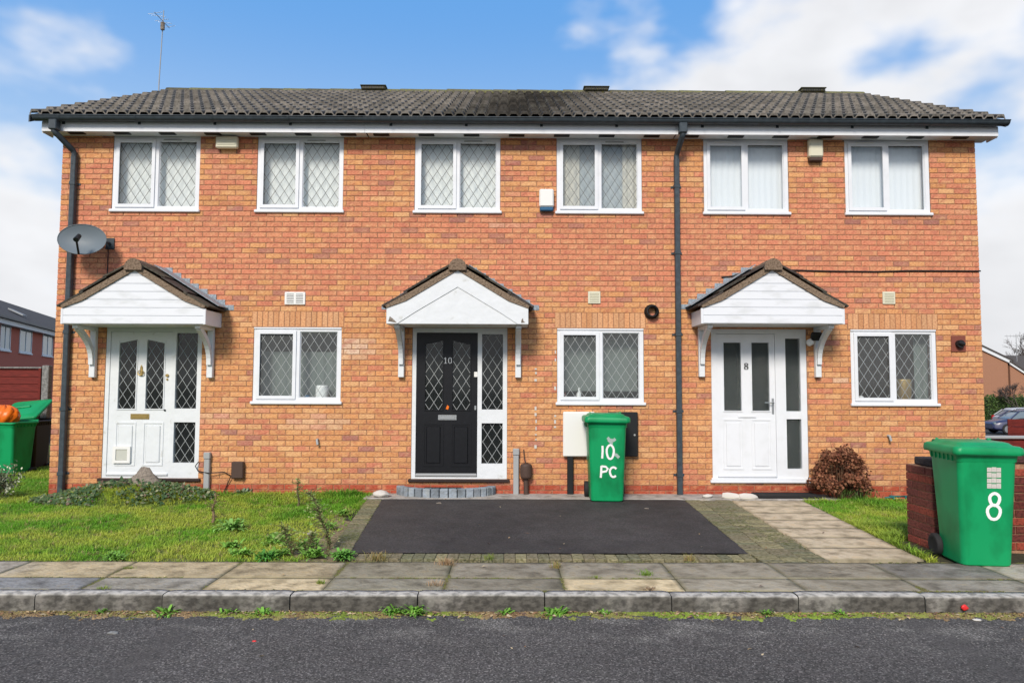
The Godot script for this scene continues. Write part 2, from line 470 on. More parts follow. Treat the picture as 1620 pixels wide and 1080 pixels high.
func lay_bricks() -> void:
	var all := []
	for h in opens: all.append_array(h)
	var loose := [[], [], []]   # full bricks of the band between the storeys: a part each
	var fixed := [MB.new(), MB.new(), MB.new()]
	var rows := int(ceil((TOP - C0) / CH))
	for k in rows:
		var y0 := C0 + CH * k
		var y1 := minf(y0 + 0.065, TOP + 0.02)
		if k == 0: y0 = -0.06
		var ym := (y0 + y1) / 2
		var cut := []
		for o in all:
			if o[2] < ym and o[3] > ym: cut.append(Vector2(o[0], o[1]))
			if o[4] == "down" and ym > 2.31 and ym < 2.535: cut.append(Vector2(o[0] - 0.03, o[1] + 0.03))
		for s in MB.minus(edges[0], edges[3], cut):
			var x := -6.43 - (0.1125 if k % 2 else 0.0)
			while x < s.y:
				var a := maxf(x, s.x)
				var b := minf(x + 0.215, s.y)
				if b - a > 0.02:
					var hi := 0 if (a + b) / 2 < edges[1] else 1 if (a + b) / 2 < edges[2] else 2
					var full := b - a > 0.214
					if full and k >= 35 and k < 53 and loose[hi].size() < 300:
						loose[hi].append(Vector3(a, y0, ym))
					else:
						fixed[hi].col = plinth_pick() if k < 2 else salts(palette_pick(ym) * weathering_and_shade((a + b) / 2, ym), (a + b) / 2, ym)
						var out := rng.randf_range(-0.0015, 0.0015)
						fixed[hi].brick(a, b, y0 + 0.0, y1, out, 0.02, Transform3D(), firing(fixed[hi].col))
				x += 0.225
	for o in all:  # bricks on end over the kitchen windows
		if o[4] != "down": continue
		var hi: int = 0 if o[0] < edges[1] else 1 if o[0] < edges[2] else 2
		var n := 17
		var w: float = (o[1] - o[0] + 0.06) / n
		for i in n:
			fixed[hi].col = Color(0.64, 0.33, 0.155).lerp(Color(0.70, 0.41, 0.22), rng.randf()) * rng.randf_range(0.85, 1.08)
			fixed[hi].brick(o[0] - 0.03 + i * w + 0.003, o[0] - 0.03 + (i + 1) * w - 0.006, 2.315, 2.53, rng.randf_range(-0.001, 0.001), 0.02)
	var kinds := []
	for i in 48:
		var b := MB.new()
		b.col = palette_pick(3.35 if i < 32 else 2.7)
		b.brick(0, 0.215, 0, 0.065, 0, 0.02, Transform3D(), firing(b.col))
		kinds.append(b.mesh())
	for hi in 3:
		for p in loose[hi]:
			var o := obj("brick", kinds[rng.randi_range(0, 47) if p.z < 2.95 else rng.randi_range(0, 31)], M.brick, walls[hi])
			o.position = Vector3(p.x, p.y, rng.randf_range(-0.0015, 0.0015))
		stuff(obj("brickwork", fixed[hi], M.brick, walls[hi]))
	for side in 2:  # gable ends
		var b := MB.new()
		var t := Transform3D(Basis(Vector3(0, 0, 1), Vector3.UP, Vector3(-1, 0, 0)), Vector3(-6.43, 0, 0)) if side == 0 else Transform3D(Basis(Vector3(0, 0, -1), Vector3.UP, Vector3(1, 0, 0)), Vector3(6.6, 0, 0))
		for k in 94:
			var y0 := C0 + CH * k
			var lim := clampf((6.98 - y0) / 0.493, 0.05, 3.6)
			var za := maxf(-7.2, -3.6 - lim)
			var zb := minf(-0.018, -3.6 + lim)
			var x := za - fmod(za, 0.225) - (0.1125 if k % 2 else 0.225)
			while x < zb:
				var a := maxf(x, za)
				var e := minf(x + 0.215, zb)
				if e - a > 0.02:
					b.col = plinth_pick() if k < 2 else palette_pick(y0)
					if side == 0: b.brick(a, e, y0, y0 + 0.065, 0, 0.02, t)
					else: b.brick(-e, -a, y0, y0 + 0.065, 0, 0.02, t)
				x += 0.225
		stuff(obj("gable_brickwork", b, M.brick, walls[0 if side == 0 else 2]))

func house_shell(hi: int) -> void:
	var x0: float = edges[hi]
	var x1: float = edges[hi + 1]
	var h: Node3D = houses[hi]
	var b := MB.new()
	var hs := []
	for o in opens[hi]: hs.append(Rect2(o[0], o[2], o[1] - o[0], o[3] - o[2] + (0.3 if o[4] == "up" else 0.0)))
	var xl := x0 + (0.007 if hi == 0 else 0.0)
	var xr := x1 - (0.007 if hi == 2 else 0.0)
	b.holes(Rect2(xl, -0.3, xr - xl, TOP + 0.3 - 0.002), hs, -0.28, -0.007)
	var w := obj("wall", b, M.mortar, h)
	walls.append(w)
	# rooms behind: floors, party walls, rear wall, ceiling
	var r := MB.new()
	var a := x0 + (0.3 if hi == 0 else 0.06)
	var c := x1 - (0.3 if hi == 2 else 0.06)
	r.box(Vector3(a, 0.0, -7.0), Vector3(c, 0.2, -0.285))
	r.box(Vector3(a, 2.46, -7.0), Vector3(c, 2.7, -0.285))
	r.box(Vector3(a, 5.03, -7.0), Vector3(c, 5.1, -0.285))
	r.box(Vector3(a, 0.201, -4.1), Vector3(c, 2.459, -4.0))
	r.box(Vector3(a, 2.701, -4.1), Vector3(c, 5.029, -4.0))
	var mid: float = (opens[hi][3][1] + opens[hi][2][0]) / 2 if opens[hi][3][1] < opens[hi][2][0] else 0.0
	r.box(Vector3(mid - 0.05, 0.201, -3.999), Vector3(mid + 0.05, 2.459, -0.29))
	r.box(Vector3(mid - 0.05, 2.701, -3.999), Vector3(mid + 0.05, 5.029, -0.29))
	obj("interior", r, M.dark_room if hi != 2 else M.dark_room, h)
	var g := MB.new()  # gable ends and party walls up to the roof
	var poly := PackedVector2Array([Vector2(7.19, -0.3), Vector2(0.29, -0.3), Vector2(0.29, 5.1), Vector2(3.6, 6.88), Vector2(7.19, 5.1)])
	var t := Transform3D(Basis(Vector3(0, 0, -1), Vector3.UP, Vector3(1, 0, 0)), Vector3.ZERO)
	g.prism(poly, a - 0.293 if hi == 0 else a - 0.055, a - 0.001, t)
	if hi == 2: g.prism(poly, c + 0.001, c + 0.293, t)
	g.box(Vector3(a, -0.3, -7.19), Vector3(c, 5.1, -7.0))
	obj("side_wall", g, M.mortar, h)

func roof(hi: int) -> void:
	var h: Node3D = houses[hi]
	var x0 := -6.69 + 13.5 / 3 * hi
	var tilt := atan(0.493)
	var per := 15
	var cols := 12
	var w := 4.5 / per
	var slope := Basis(Vector3(1, 0, 0), tilt)
	# two slopes of boarding below the tiles
	var d := MB.new()
	for s in [1, -1]:
		var prof := PackedVector2Array([Vector2(0.30, eave_y(0.30) - 0.075), Vector2(-3.6, eave_y(-3.6) - 0.075), Vector2(-3.6, eave_y(-3.6) - 0.05), Vector2(0.30, eave_y(0.30) - 0.05)])
		if s < 0:
			for i in 4: prof[i].x = -7.2 - prof[i].x
		d.prism(prof, x0 + 0.03, x0 + 4.47, Transform3D(Basis(Vector3(0, 0, 1), Vector3.UP, Vector3(1, 0, 0)), Vector3.ZERO))
	var rf := obj("roof", d, M.far_roof, h)
	# double-roll interlocking tiles
	var L0 := 4.395 / cols
	var kinds := []
	for vv in 8:
		var b := MB.new()
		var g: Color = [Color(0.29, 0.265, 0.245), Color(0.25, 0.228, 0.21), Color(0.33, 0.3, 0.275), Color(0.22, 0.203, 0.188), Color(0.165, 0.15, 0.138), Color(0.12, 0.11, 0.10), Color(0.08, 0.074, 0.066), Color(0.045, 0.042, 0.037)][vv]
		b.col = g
		var top := PackedVector3Array()
		var bot := PackedVector3Array()
		var lip := PackedVector3Array()
		var cc := PackedColorArray()
		for i in 21:
			var ph: float = [0.0, 0.08, 0.16, 0.25, 0.36, 0.5, 0.64, 0.75, 0.84, 0.92][i % 10] if i < 20 else 0.0
			var u := (i / 10 + ph) / 2.0
			var y := 0.056 * smoothstep(0.0, 0.26, ph) * (1.0 - smoothstep(0.74, 1.0, ph))
			top.append(Vector3(u * w, y - 0.004, -L0 - 0.04))
			bot.append(Vector3(u * w, y + 0.03, 0.0))
			lip.append(Vector3(u * w, y - 0.004, 0.002))
			cc.append(g.lerp(Color(0.013, 0.012, 0.011), 1.0 - smoothstep(0.14, 0.3, ph) * (1.0 - smoothstep(0.72, 0.87, ph))))  # shadow lines between the rolls painted into the tile colour
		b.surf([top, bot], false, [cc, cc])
		for i in 20: b.quad(lip[i], lip[i + 1], bot[i + 1], bot[i])
		kinds.append(b.mesh())
	for r in cols:
		for c in per:
			var z := 0.335 - r * L0 * cos(tilt)
			var cx := x0 + c * w
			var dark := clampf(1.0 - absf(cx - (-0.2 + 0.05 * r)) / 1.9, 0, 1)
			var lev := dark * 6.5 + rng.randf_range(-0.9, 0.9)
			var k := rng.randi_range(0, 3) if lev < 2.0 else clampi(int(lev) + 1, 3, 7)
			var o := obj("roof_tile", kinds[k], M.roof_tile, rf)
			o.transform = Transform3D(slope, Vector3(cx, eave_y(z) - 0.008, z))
	# rear slope, one sheet
	var bk := MB.new()
	bk.col = Color(0.1, 0.09, 0.085)
	bk.quad(Vector3(x0 + 4.5, 5.2, -7.52), Vector3(x0, 5.2, -7.52), Vector3(x0, eave_y(-3.6), -3.62), Vector3(x0 + 4.5, eave_y(-3.6), -3.62))
	obj("rear_slope", bk, M.roof_tile, rf)
	var rk := []
	for vv in 3:
		var b := MB.new()
		b.col = [Color(0.15, 0.145, 0.11), Color(0.11, 0.105, 0.09), Color(0.17, 0.165, 0.11)][vv]
		var rows := []
		for e in [[0.0, 0.118], [0.02, 0.122], [0.43, 0.115], [0.448, 0.105]]:
			var ring := PackedVector3Array()
			for i in 11:
				var a := PI * i / 10.0
				ring.append(Vector3(e[0], sin(a) * e[1] * 0.9 - 0.03, cos(a) * e[1]))
			rows.append(ring)
		b.surf(rows)
		b.fan(Array(rows[0]), Vector3(-1, 0, 0)); b.fan(Array(rows[3]), Vector3(1, 0, 0))
		rk.append(b.mesh())
	for i in 10:
		var o := obj("ridge_tile", rk[rng.randi_range(0, 2)], M.ridge, rf)
		o.position = Vector3(x0 + i * 0.45, eave_y(-3.6) + 0.005 + rng.randf_range(-0.004, 0.004), -3.6)
	# verge trim at the two free ends
	if hi != 1:
		var xe := x0 - 0.02 if hi == 0 else x0 + 4.5
		for s in [1, -1]:
			var vb := MB.new()
			var prof := PackedVector2Array([Vector2(0.33, eave_y(0.33) - 0.1), Vector2(-3.6, eave_y(-3.6) - 0.1), Vector2(-3.6, eave_y(-3.6) - 0.0), Vector2(0.33, eave_y(0.33) - 0.0)])
			if s < 0:
				for i in 4: prof[i].x = -7.2 - prof[i].x
			vb.prism(prof, xe, xe + 0.02, Transform3D(Basis(Vector3(0, 0, 1), Vector3.UP, Vector3(1, 0, 0)), Vector3.ZERO))
			obj("verge_strip", vb, M.gutter_grey, rf)
			var bg := MB.new()  # white barge board under the verge
			var xo := -6.60 if hi == 0 else 6.765
			prof = PackedVector2Array([Vector2(0.2, eave_y(0.2) - 0.28), Vector2(-3.6, eave_y(-3.6) - 0.28), Vector2(-3.6, eave_y(-3.6) - 0.105), Vector2(0.2, eave_y(0.2) - 0.105)])
			if s < 0:
				for i in 4: prof[i].x = -7.2 - prof[i].x
			bg.prism(prof, xo, xo + 0.018, Transform3D(Basis(Vector3(0, 0, 1), Vector3.UP, Vector3(1, 0, 0)), Vector3.ZERO))
			obj("barge_board", bg, M.white_paint, rf)
	# ridge ventilator
	var vx: float = [-2.69, 1.6, 5.78][hi]
	var rv := MB.new()
	rv.col = Color(0.1, 0.095, 0.08)
	rv.cbox(Vector3(vx - 0.235, eave_y(-3.6) + 0.02, -3.76), Vector3(vx + 0.235, eave_y(-3.6) + 0.085, -3.44), 0.02)
	rv.cbox(Vector3(vx - 0.2, eave_y(-3.6) - 0.06, -3.73), Vector3(vx + 0.2, eave_y(-3.6) + 0.019, -3.47), 0.015)
	rv.cbox(Vector3(vx - 0.25, eave_y(-3.6) + 0.086, -3.78), Vector3(vx + 0.25, eave_y(-3.6) + 0.105, -3.42), 0.01)
	var vent := obj("ridge_ventilator", rv, M.ridge, rf)
	for i in 9:
		var sl := MB.new()
		sl.box(Vector3(vx - 0.2 + i * 0.046, eave_y(-3.6) + 0.035, -3.441), Vector3(vx - 0.175 + i * 0.046, eave_y(-3.6) + 0.075, -3.437))
		obj("vent_slot", sl, M.black_plastic, vent)

func eaves(hi: int) -> void:
	var h: Node3D = houses[hi]
	var x0: float = [-6.585, -2.09, 2.26][hi]
	var x1: float = [-2.09, 2.26, 6.78][hi]
	var b := MB.new()
	b.cbox(Vector3(x0, 5.012, 0.222), Vector3(x1 - 0.002, 5.15, 0.24), 0.003)
	if hi == 0: b.box(Vector3(x0, 5.0, 0.0), Vector3(x0 + 0.018, 5.15, 0.2215))
	if hi == 2: b.box(Vector3(x1 - 0.02, 5.0, 0.0), Vector3(x1 - 0.002, 5.15, 0.2215))
	obj("fascia", b, M.upvc, h)
	var s := MB.new()
	s.box(Vector3(x0 + 0.019, TOP, -0.1), Vector3(x1 - 0.021 if hi == 2 else x1 - 0.002, TOP + 0.01, 0.2215))
	var so := obj("soffit", s, M.upvc, h)
	var first: float = [-6.27, -1.99, 2.38][hi]
	for i in 7:
		var vb := MB.new()
		var vx := first + i * 0.636
		if vx + 0.22 > x1: break
		vb.cbox(Vector3(vx, TOP - 0.012, 0.085), Vector3(vx + 0.22, TOP - 0.001, 0.165), 0.002)
		obj("soffit_vent", vb, M.black_plastic, so)
	# half-round gutter
	var gx0: float = [-6.64, -2.09, 2.26][hi]
	var gx1: float = [-2.09, 2.26, 6.86][hi]
	var g := MB.new()
	var rows := []
	for x in [gx0, gx1]:
		var ring := PackedVector3Array()
		for i in 15:
			var a := PI + PI * (i / 14.0)
			ring.append(Vector3(x, 5.195 + sin(a) * 0.066, 0.315 + cos(a) * 0.066))
		for i in 15:
			var a := TAU - PI * (i / 14.0)
			ring.append(Vector3(x, 5.195 + sin(a) * 0.06, 0.315 + cos(a) * 0.06))
		rows.append(ring)
	g.surf(rows, true)
	g.tube([Vector3(gx0, 5.193, 0.384), Vector3(gx1, 5.193, 0.384)], 0.008, 6)
	if hi == 0: g.fan(Array(rows[0]).slice(0, 15), Vector3(-1, 0, 0))
	if hi == 2: g.fan(Array(rows[1]).slice(0, 15), Vector3(1, 0, 0))
	var gt := obj("gutter", g, M.gutter_grey, h)
	var bx := gx0 + 0.35
	while bx < gx1 - 0.1:
		var k := MB.new()
		var rr := []
		for x in [bx, bx + 0.025]:
			var ring := PackedVector3Array()
			for i in 9:
				var a := PI + PI * (i / 8.0)
				ring.append(Vector3(x, 5.195 + sin(a) * 0.073, 0.315 + cos(a) * 0.073))
			ring.append(Vector3(x, 5.2, 0.392)); ring.append(Vector3(x, 5.14, 0.2425)); 
			rr.append(ring)
		k.surf(rr)
		k.box(Vector3(bx - 0.005, 5.11, 0.2405), Vector3(bx + 0.03, 5.18, 0.252))
		obj("gutter_bracket", k, M.gutter_grey, gt)
		bx += 1.05

func downpipe(h: Node3D, x: float, xo: float, yb: float) -> void:
	var b := MB.new()
	b.cbox(Vector3(xo - 0.055, 5.0, 0.262), Vector3(xo + 0.055, 5.14, 0.372), 0.01)
	var p := [Vector3(xo, 5.06, 0.315), Vector3(xo, 4.99, 0.315), Vector3(xo + (x - xo) * 0.15, 4.96, 0.30), Vector3(x - (x - xo) * 0.1, 4.8, 0.09), Vector3(x, 4.76, 0.055), Vector3(x, 4.6, 0.055)]
	b.tube(p, 0.04, 10)
	b.cbox(Vector3(x - 0.036, yb, 0.016), Vector3(x + 0.036, 4.72, 0.09), 0.008)
	var o := obj("downpipe", b, M.gutter_grey, h)
	for y in [4.3, 3.35, 2.2, 1.13, 0.25]:
		var c := MB.new()
		c.cbox(Vector3(x - 0.043, y, 0.01), Vector3(x + 0.043, y + 0.055, 0.096), 0.006)
		c.cbox(Vector3(x - 0.075, y + 0.012, 0.001), Vector3(x + 0.075, y + 0.042, 0.0095), 0.002)
		obj("pipe_clip", c, M.gutter_grey, o)

func lattice(r: Rect2, z: float, dx := 0.13, dy := 0.2, w := 0.0065) -> MB:
	var b := MB.new()
	var ph := 0.5
	for fam in 2:
		var sg := 1.0 if fam == 0 else -1.0
		var zz := z + fam * 0.0016
		for k in range(-40, 41):
			# (x - cx) / dx + sg * (y - y0) / dy = k + ph
			var cx := r.position.x + r.size.x / 2
			var pts := []
			for e in [0, 1]:
				var x := r.position.x if e == 0 else r.end.x
				var y: float = r.position.y + sg * dy * (k + ph - (x - cx) / dx)
				if y >= r.position.y - 1e-6 and y <= r.end.y + 1e-6: pts.append(Vector2(x, y))
				var y2 := r.position.y if e == 0 else r.end.y
				var x2: float = cx + dx * (k + ph - sg * (y2 - r.position.y) / dy)
				if x2 > r.position.x + 1e-6 and x2 < r.end.x - 1e-6: pts.append(Vector2(x2, y2))
			if pts.size() >= 2 and pts[0].distance_to(pts[1]) > 0.01:
				b.bar(Vector3(pts[0].x, pts[0].y, zz), Vector3(pts[1].x, pts[1].y, zz), w, 0.0014)
	return b

var pane_rng := RandomNumberGenerator.new()
func pane(parent: Node, r: Rect2, z: float, leaded: bool, glass := "glass", came := "lit_came") -> void:
	var q := MB.new()
	q.quad(Vector3(r.position.x - 0.004, r.position.y - 0.004, z), Vector3(r.end.x + 0.004, r.position.y - 0.004, z), Vector3(r.end.x + 0.004, r.end.y + 0.004, z), Vector3(r.position.x - 0.004, r.end.y + 0.004, z))
	var po := obj("pane", q, M[glass], parent)
	var piv := Vector3(r.get_center().x, r.get_center().y, z)  # no two panes hang exactly true
	var bt := Basis.from_euler(Vector3(pane_rng.randf_range(-0.006, 0.006), pane_rng.randf_range(-0.006, 0.006), 0))
	po.transform = Transform3D(bt, piv - bt * piv)
	if leaded:
		obj("lead_lattice", lattice(r, z + 0.003), M[came], parent)

func window(hi: int, o: Array, leaded: bool, ventslot: int) -> void:
	var x0: float = o[0] + 0.004
	var x1: float = o[1] - 0.004
	var y0: float = o[2] + 0.004
	var y1: float = o[3] - 0.004
	var fw := 0.055
	var mx := x0 + (x1 - x0) * 0.50
	var b := MB.new()
	var zf := -0.012
	var L1 := Rect2(x0 + fw, y0 + fw, mx - 0.03 - x0 - fw, y1 - y0 - 2 * fw)
	var R1 := Rect2(mx + 0.03, y0 + fw, x1 - fw - mx - 0.03, y1 - y0 - 2 * fw)
	b.holes(Rect2(x0, y0, x1 - x0, y1 - y0), [L1, R1], -0.08, zf)
	for r in [L1, R1]:  # bevelled glazing beads
		for e in 4:
			var c := [r.position, Vector2(r.end.x, r.position.y), r.end, Vector2(r.position.x, r.end.y)]
			var p: Vector2 = c[e]
			var q: Vector2 = c[(e + 1) % 4]
			var inn := 0.014
			var ctr: Vector2 = r.get_center()
			var pi := p + Vector2(signf(ctr.x - p.x), signf(ctr.y - p.y)) * inn
			var qi := q + Vector2(signf(ctr.x - q.x), signf(ctr.y - q.y)) * inn
			b.quad(Vector3(p.x, p.y, zf - 0.006), Vector3(q.x, q.y, zf - 0.006), Vector3(qi.x, qi.y, zf - 0.026), Vector3(pi.x, pi.y, zf - 0.026))
	var win := obj("window", b, M.upvc, houses[hi])
	var s := MB.new()
	s.cbox(Vector3(x0 - 0.025, y0 - 0.03, -0.01), Vector3(x1 + 0.025, y0 + 0.012, 0.035), 0.008)
	obj("sill", s, M.upvc, win)
	if o[4] == "down":  # head trim
		var hd := MB.new()
		hd.cbox(Vector3(x0 - 0.002, y1 - 0.02, -0.0115), Vector3(x1 + 0.002, y1 + 0.003, 0.004), 0.003)
		obj("head_trim", hd, M.upvc, win)
	# opening light on the left
	var sa := MB.new()
	var sw := 0.046
	var P1 := Rect2(L1.position.x + sw - 0.012, L1.position.y + sw - 0.012, L1.size.x - 2 * sw + 0.024, L1.size.y - 2 * sw + 0.024)
	sa.holes(Rect2(L1.position.x - 0.012, L1.position.y - 0.012, L1.size.x + 0.024, L1.size.y + 0.024), [P1], -0.0118, 0.006)
	obj("sash", sa, M.upvc, win)
	var came := "lead_came" if o[4] == "up" else "lit_came"
	pane(win, P1, -0.03, leaded, "glass", came)
	pane(win, Rect2(R1.position.x + 0.012, R1.position.y + 0.012, R1.size.x - 0.024, R1.size.y - 0.024), -0.034, leaded, "glass", came)
	if ventslot:
		var v := MB.new()
		var vx := L1.position.x + 0.1 if ventslot == 1 else R1.position.x + 0.06
		v.cbox(Vector3(vx, y1 - 0.05, 0.0062 if ventslot == 1 else zf + 0.0002), Vector3(vx + 0.26, y1 - 0.034, 0.013 if ventslot == 1 else zf + 0.008), 0.003)
		obj("trickle_vent", v, M.white_plastic if ventslot == 1 else M.grey_plastic, win)

func front_door(hi: int) -> void:
	var o: Array = opens[hi][3]
	var h: Node3D = houses[hi]
	var x0: float = o[0] + 0.003
	var x1: float = o[1] - 0.003
	var y0 := 0.235
	var y1: float = o[3] + 0.03
	var plastic := hi == 2
	var leafx0 := x0 + (0.055 if not plastic else 0.075)
	var leafx1 := x0 + (0.915 if not plastic else 0.90)
	var top := 2.245
	var sx0 := x0 + (0.975 if not plastic else 1.045)
	var sx1 := x1 - (0.06 if not plastic else 0.085)
	var fm: Material = M.upvc if plastic else M.white_paint
	var up := Rect2(sx0, 1.17, sx1 - sx0, top - 0.02 - 1.17)
	var lo := Rect2(sx0, 0.42 if not plastic else 0.36, sx1 - sx0, 0.56 if not plastic else 0.69)
	if plastic: up = Rect2(sx0, 1.16, sx1 - sx0, 1.02)
	var f := MB.new()
	f.holes(Rect2(x0, 0.21, x1 - x0, y1 - 0.21), [Rect2(leafx0, y0, leafx1 - leafx0, top - y0), up, lo], -0.09, -0.01)
	var fr := obj("door_frame", f, fm, h)
	var sl := MB.new()
	sl.cbox(Vector3(x0 - 0.04, 0.168, -0.02), Vector3(x1 + 0.04, 0.207, 0.04), 0.008)
	if plastic:
		sl.cbox(Vector3(x0 - 0.02, 0.2075, -0.009), Vector3(x1 + 0.02, 0.235, 0.02), 0.005)
		obj("sill", sl, fm, fr)
	else: obj("sill", sl, M.dark_timber, fr)
	var kind := "obscure_glass" if plastic else "hall_glass"
	pane(fr, up, -0.05, not plastic, kind)
	pane(fr, lo, -0.05, not plastic, kind)
	# the leaf
	var lw := leafx1 - leafx0
	var d := MB.new()
	var dm: Material = [M.white_paint, M.black_door, M.upvc][hi]
	var pw := 0.245 if not plastic else 0.245
	var pa := leafx0 + (0.125 if not plastic else 0.1)
	var pb := leafx1 - (0.105 if not plastic else 0.085) - pw
	var py0 := 1.165
	var py1 := 2.13 if not plastic else 2.12
	var A := Rect2(pa, py0, pw, py1 - py0)
	var B := Rect2(pb, py0, pw, py1 - py0)
	d.holes(Rect2(leafx0 + 0.003, y0 + 0.004, lw - 0.006, top - y0 - 0.008), [A, B], -0.07, -0.022)
	if not plastic:  # slanting heads of the two lights
		for r in [A, B]:
			var outer: float = r.position.x if r == A else r.end.x
			var inner: float = r.end.x if r == A else r.position.x
			d.prism(PackedVector2Array([Vector2(outer, py1 + 0.001), Vector2(outer, py1 - 0.05), Vector2(inner, py1 + 0.001)]), -0.069, -0.0225)
	var leaf := obj("front_door", d, dm, h)
	for r in [A, B]:
		pane(leaf, r, -0.04, not plastic, kind)
		var mo := MB.new()  # bead round each light
		mo.holes(Rect2(r.position.x - 0.014, r.position.y - 0.014, r.size.x + 0.028, r.size.y + (0.028 if plastic else 0.0)), [r], -0.0218, -0.012)
		obj("glazing_bead", mo, dm, leaf)
	for r in [A, B]:  # raised panels below
		var q := Rect2(r.position.x, 0.40 if not plastic else 0.37, r.size.x, 0.56 if not plastic else 0.66)
		var mo := MB.new()
		mo.holes(Rect2(q.position.x - 0.02, q.position.y - 0.02, q.size.x + 0.04, q.size.y + 0.04), [q], -0.0218, -0.014)
		mo.cbox(Vector3(q.position.x + 0.025, q.position.y + 0.025, -0.0219), Vector3(q.end.x - 0.025, q.end.y - 0.025, -0.011), 0.009)
		obj("door_panel", mo, dm, leaf)
	# letter plate
	var mxx := (pa + pw + pb) / 2
	var lp := MB.new()
	var ly := 1.02 if not plastic else 1.065
	lp.cbox(Vector3(mxx - 0.13, ly, -0.0219), Vector3(mxx + 0.13, ly + 0.075 if not plastic else ly + 0.035, -0.012), 0.004)
	var plate := obj("letter_plate", lp, [M.brass, M.steel, M.upvc][hi], leaf)
	var fl := MB.new()
	fl.cbox(Vector3(mxx - 0.105, ly + 0.014, -0.0118), Vector3(mxx + 0.105, ly + (0.06 if not plastic else 0.028), -0.007), 0.003)
	obj("letter_flap", fl, [M.brass, M.steel, M.upvc][hi], leaf)
	var db := MB.new()  # threshold bar
	db.cbox(Vector3(leafx0 + 0.003, y0 + 0.004, -0.0215), Vector3(leafx1 - 0.003, y0 + 0.05, 0.002), 0.012)
	obj("weather_bar", db, M.grey_plastic if hi == 1 else dm, leaf)
	if hi > 0:
		var t := TextMesh.new()
		var sf := SystemFont.new()
		sf.font_names = PackedStringArray(["Droid Serif"])
		sf.font_weight = 700 if hi == 2 else 400; t.font = sf; t.text = "10" if hi == 1 else "8"
		t.font_size = 64; t.pixel_size = 0.0018 if hi == 1 else 0.002; t.depth = 0.006
		var tn := obj("house_number", t, M.steel if hi == 1 else M.black_plastic, leaf)
		tn.position = Vector3(mxx, 1.85 if hi == 1 else 1.785, -0.018)
	if hi == 0:
		var kn := MB.new()
		kn.cbox(Vector3(mxx - 0.018, 1.62, -0.0219), Vector3(mxx + 0.018, 1.75, -0.012), 0.006)
		kn.tube([Vector3(mxx, 1.75, -0.012), Vector3(mxx, 1.775, -0.014)], [0.012, 0.003], 8)
		var ring := []
		for i in 13:
			var a := PI * (0.1 + 1.8 * i / 12.0) + PI / 2
			ring.append(Vector3(mxx + cos(a) * 0.04, 1.665 + sin(a) * 0.035, 0.0))
		kn.tube(ring, 0.007, 6)
		obj("door_knocker", kn, M.brass, leaf)
		var yl := MB.new()
		yl.tube([Vector3(leafx1 - 0.055, 1.63, -0.0219), Vector3(leafx1 - 0.055, 1.63, -0.004)], 0.022, 12)
		yl.tube([Vector3(leafx1 - 0.055, 1.575, -0.0219), Vector3(leafx1 - 0.055, 1.575, -0.01)], 0.014, 10)
		obj("door_lock", yl, M.brass, leaf)
		var kh := MB.new()
		kh.tube([Vector3(leafx1 - 0.075, 1.145, -0.0219), Vector3(leafx1 - 0.075, 1.145, -0.012)], 0.014, 10)
		obj("keyhole", kh, M.black_plastic, leaf)
		var cf := MB.new()
		cf.holes(Rect2(pa - 0.03, 0.415, 0.24, 0.23), [Rect2(pa + 0.01, 0.455, 0.16, 0.15)], -0.011, 0.012)
		var fl2 := obj("cat_flap", cf, M.white_plastic, leaf)
		var cg := MB.new()
		cg.cbox(Vector3(pa + 0.012, 0.457, -0.010), Vector3(pa + 0.168, 0.603, 0.002), 0.004)
		obj("cat_flap_door", cg, M.cream_curtain, leaf)
	if hi == 1:
		var yl := MB.new()
		yl.cbox(Vector3(leafx1 - 0.05, 1.62, -0.0219), Vector3(leafx1 + 0.0, 1.695, -0.008), 0.006)
		obj("door_lock", yl, M.white_plastic, leaf)
		var kh := MB.new()
		kh.cbox(Vector3(leafx1 - 0.045, 1.16, -0.0219), Vector3(leafx1 - 0.015, 1.225, -0.01), 0.006)
		obj("keyhole", kh, M.steel, leaf)
		var stk := MB.new()
		stk.prism(PackedVector2Array([Vector2(mxx - 0.022, 1.175), Vector2(mxx + 0.012, 1.168), Vector2(mxx + 0.024, 1.21), Vector2(mxx + 0.0, 1.232), Vector2(mxx - 0.012, 1.205)]), -0.0115, -0.0105)
		obj("sticker", stk, M.orange_bag, leaf)
	if hi == 2:
		var hb := MB.new()
		var hx := leafx1 - 0.04
		hb.cbox(Vector3(hx - 0.016, 1.12, -0.0219), Vector3(hx + 0.016, 1.34, -0.012), 0.005)
		hb.tube([Vector3(hx, 1.28, -0.012), Vector3(hx, 1.28, 0.03), Vector3(hx - 0.02, 1.28, 0.036), Vector3(hx - 0.13, 1.28, 0.036)], 0.009, 8)
		obj("door_handle", hb, M.steel, leaf)

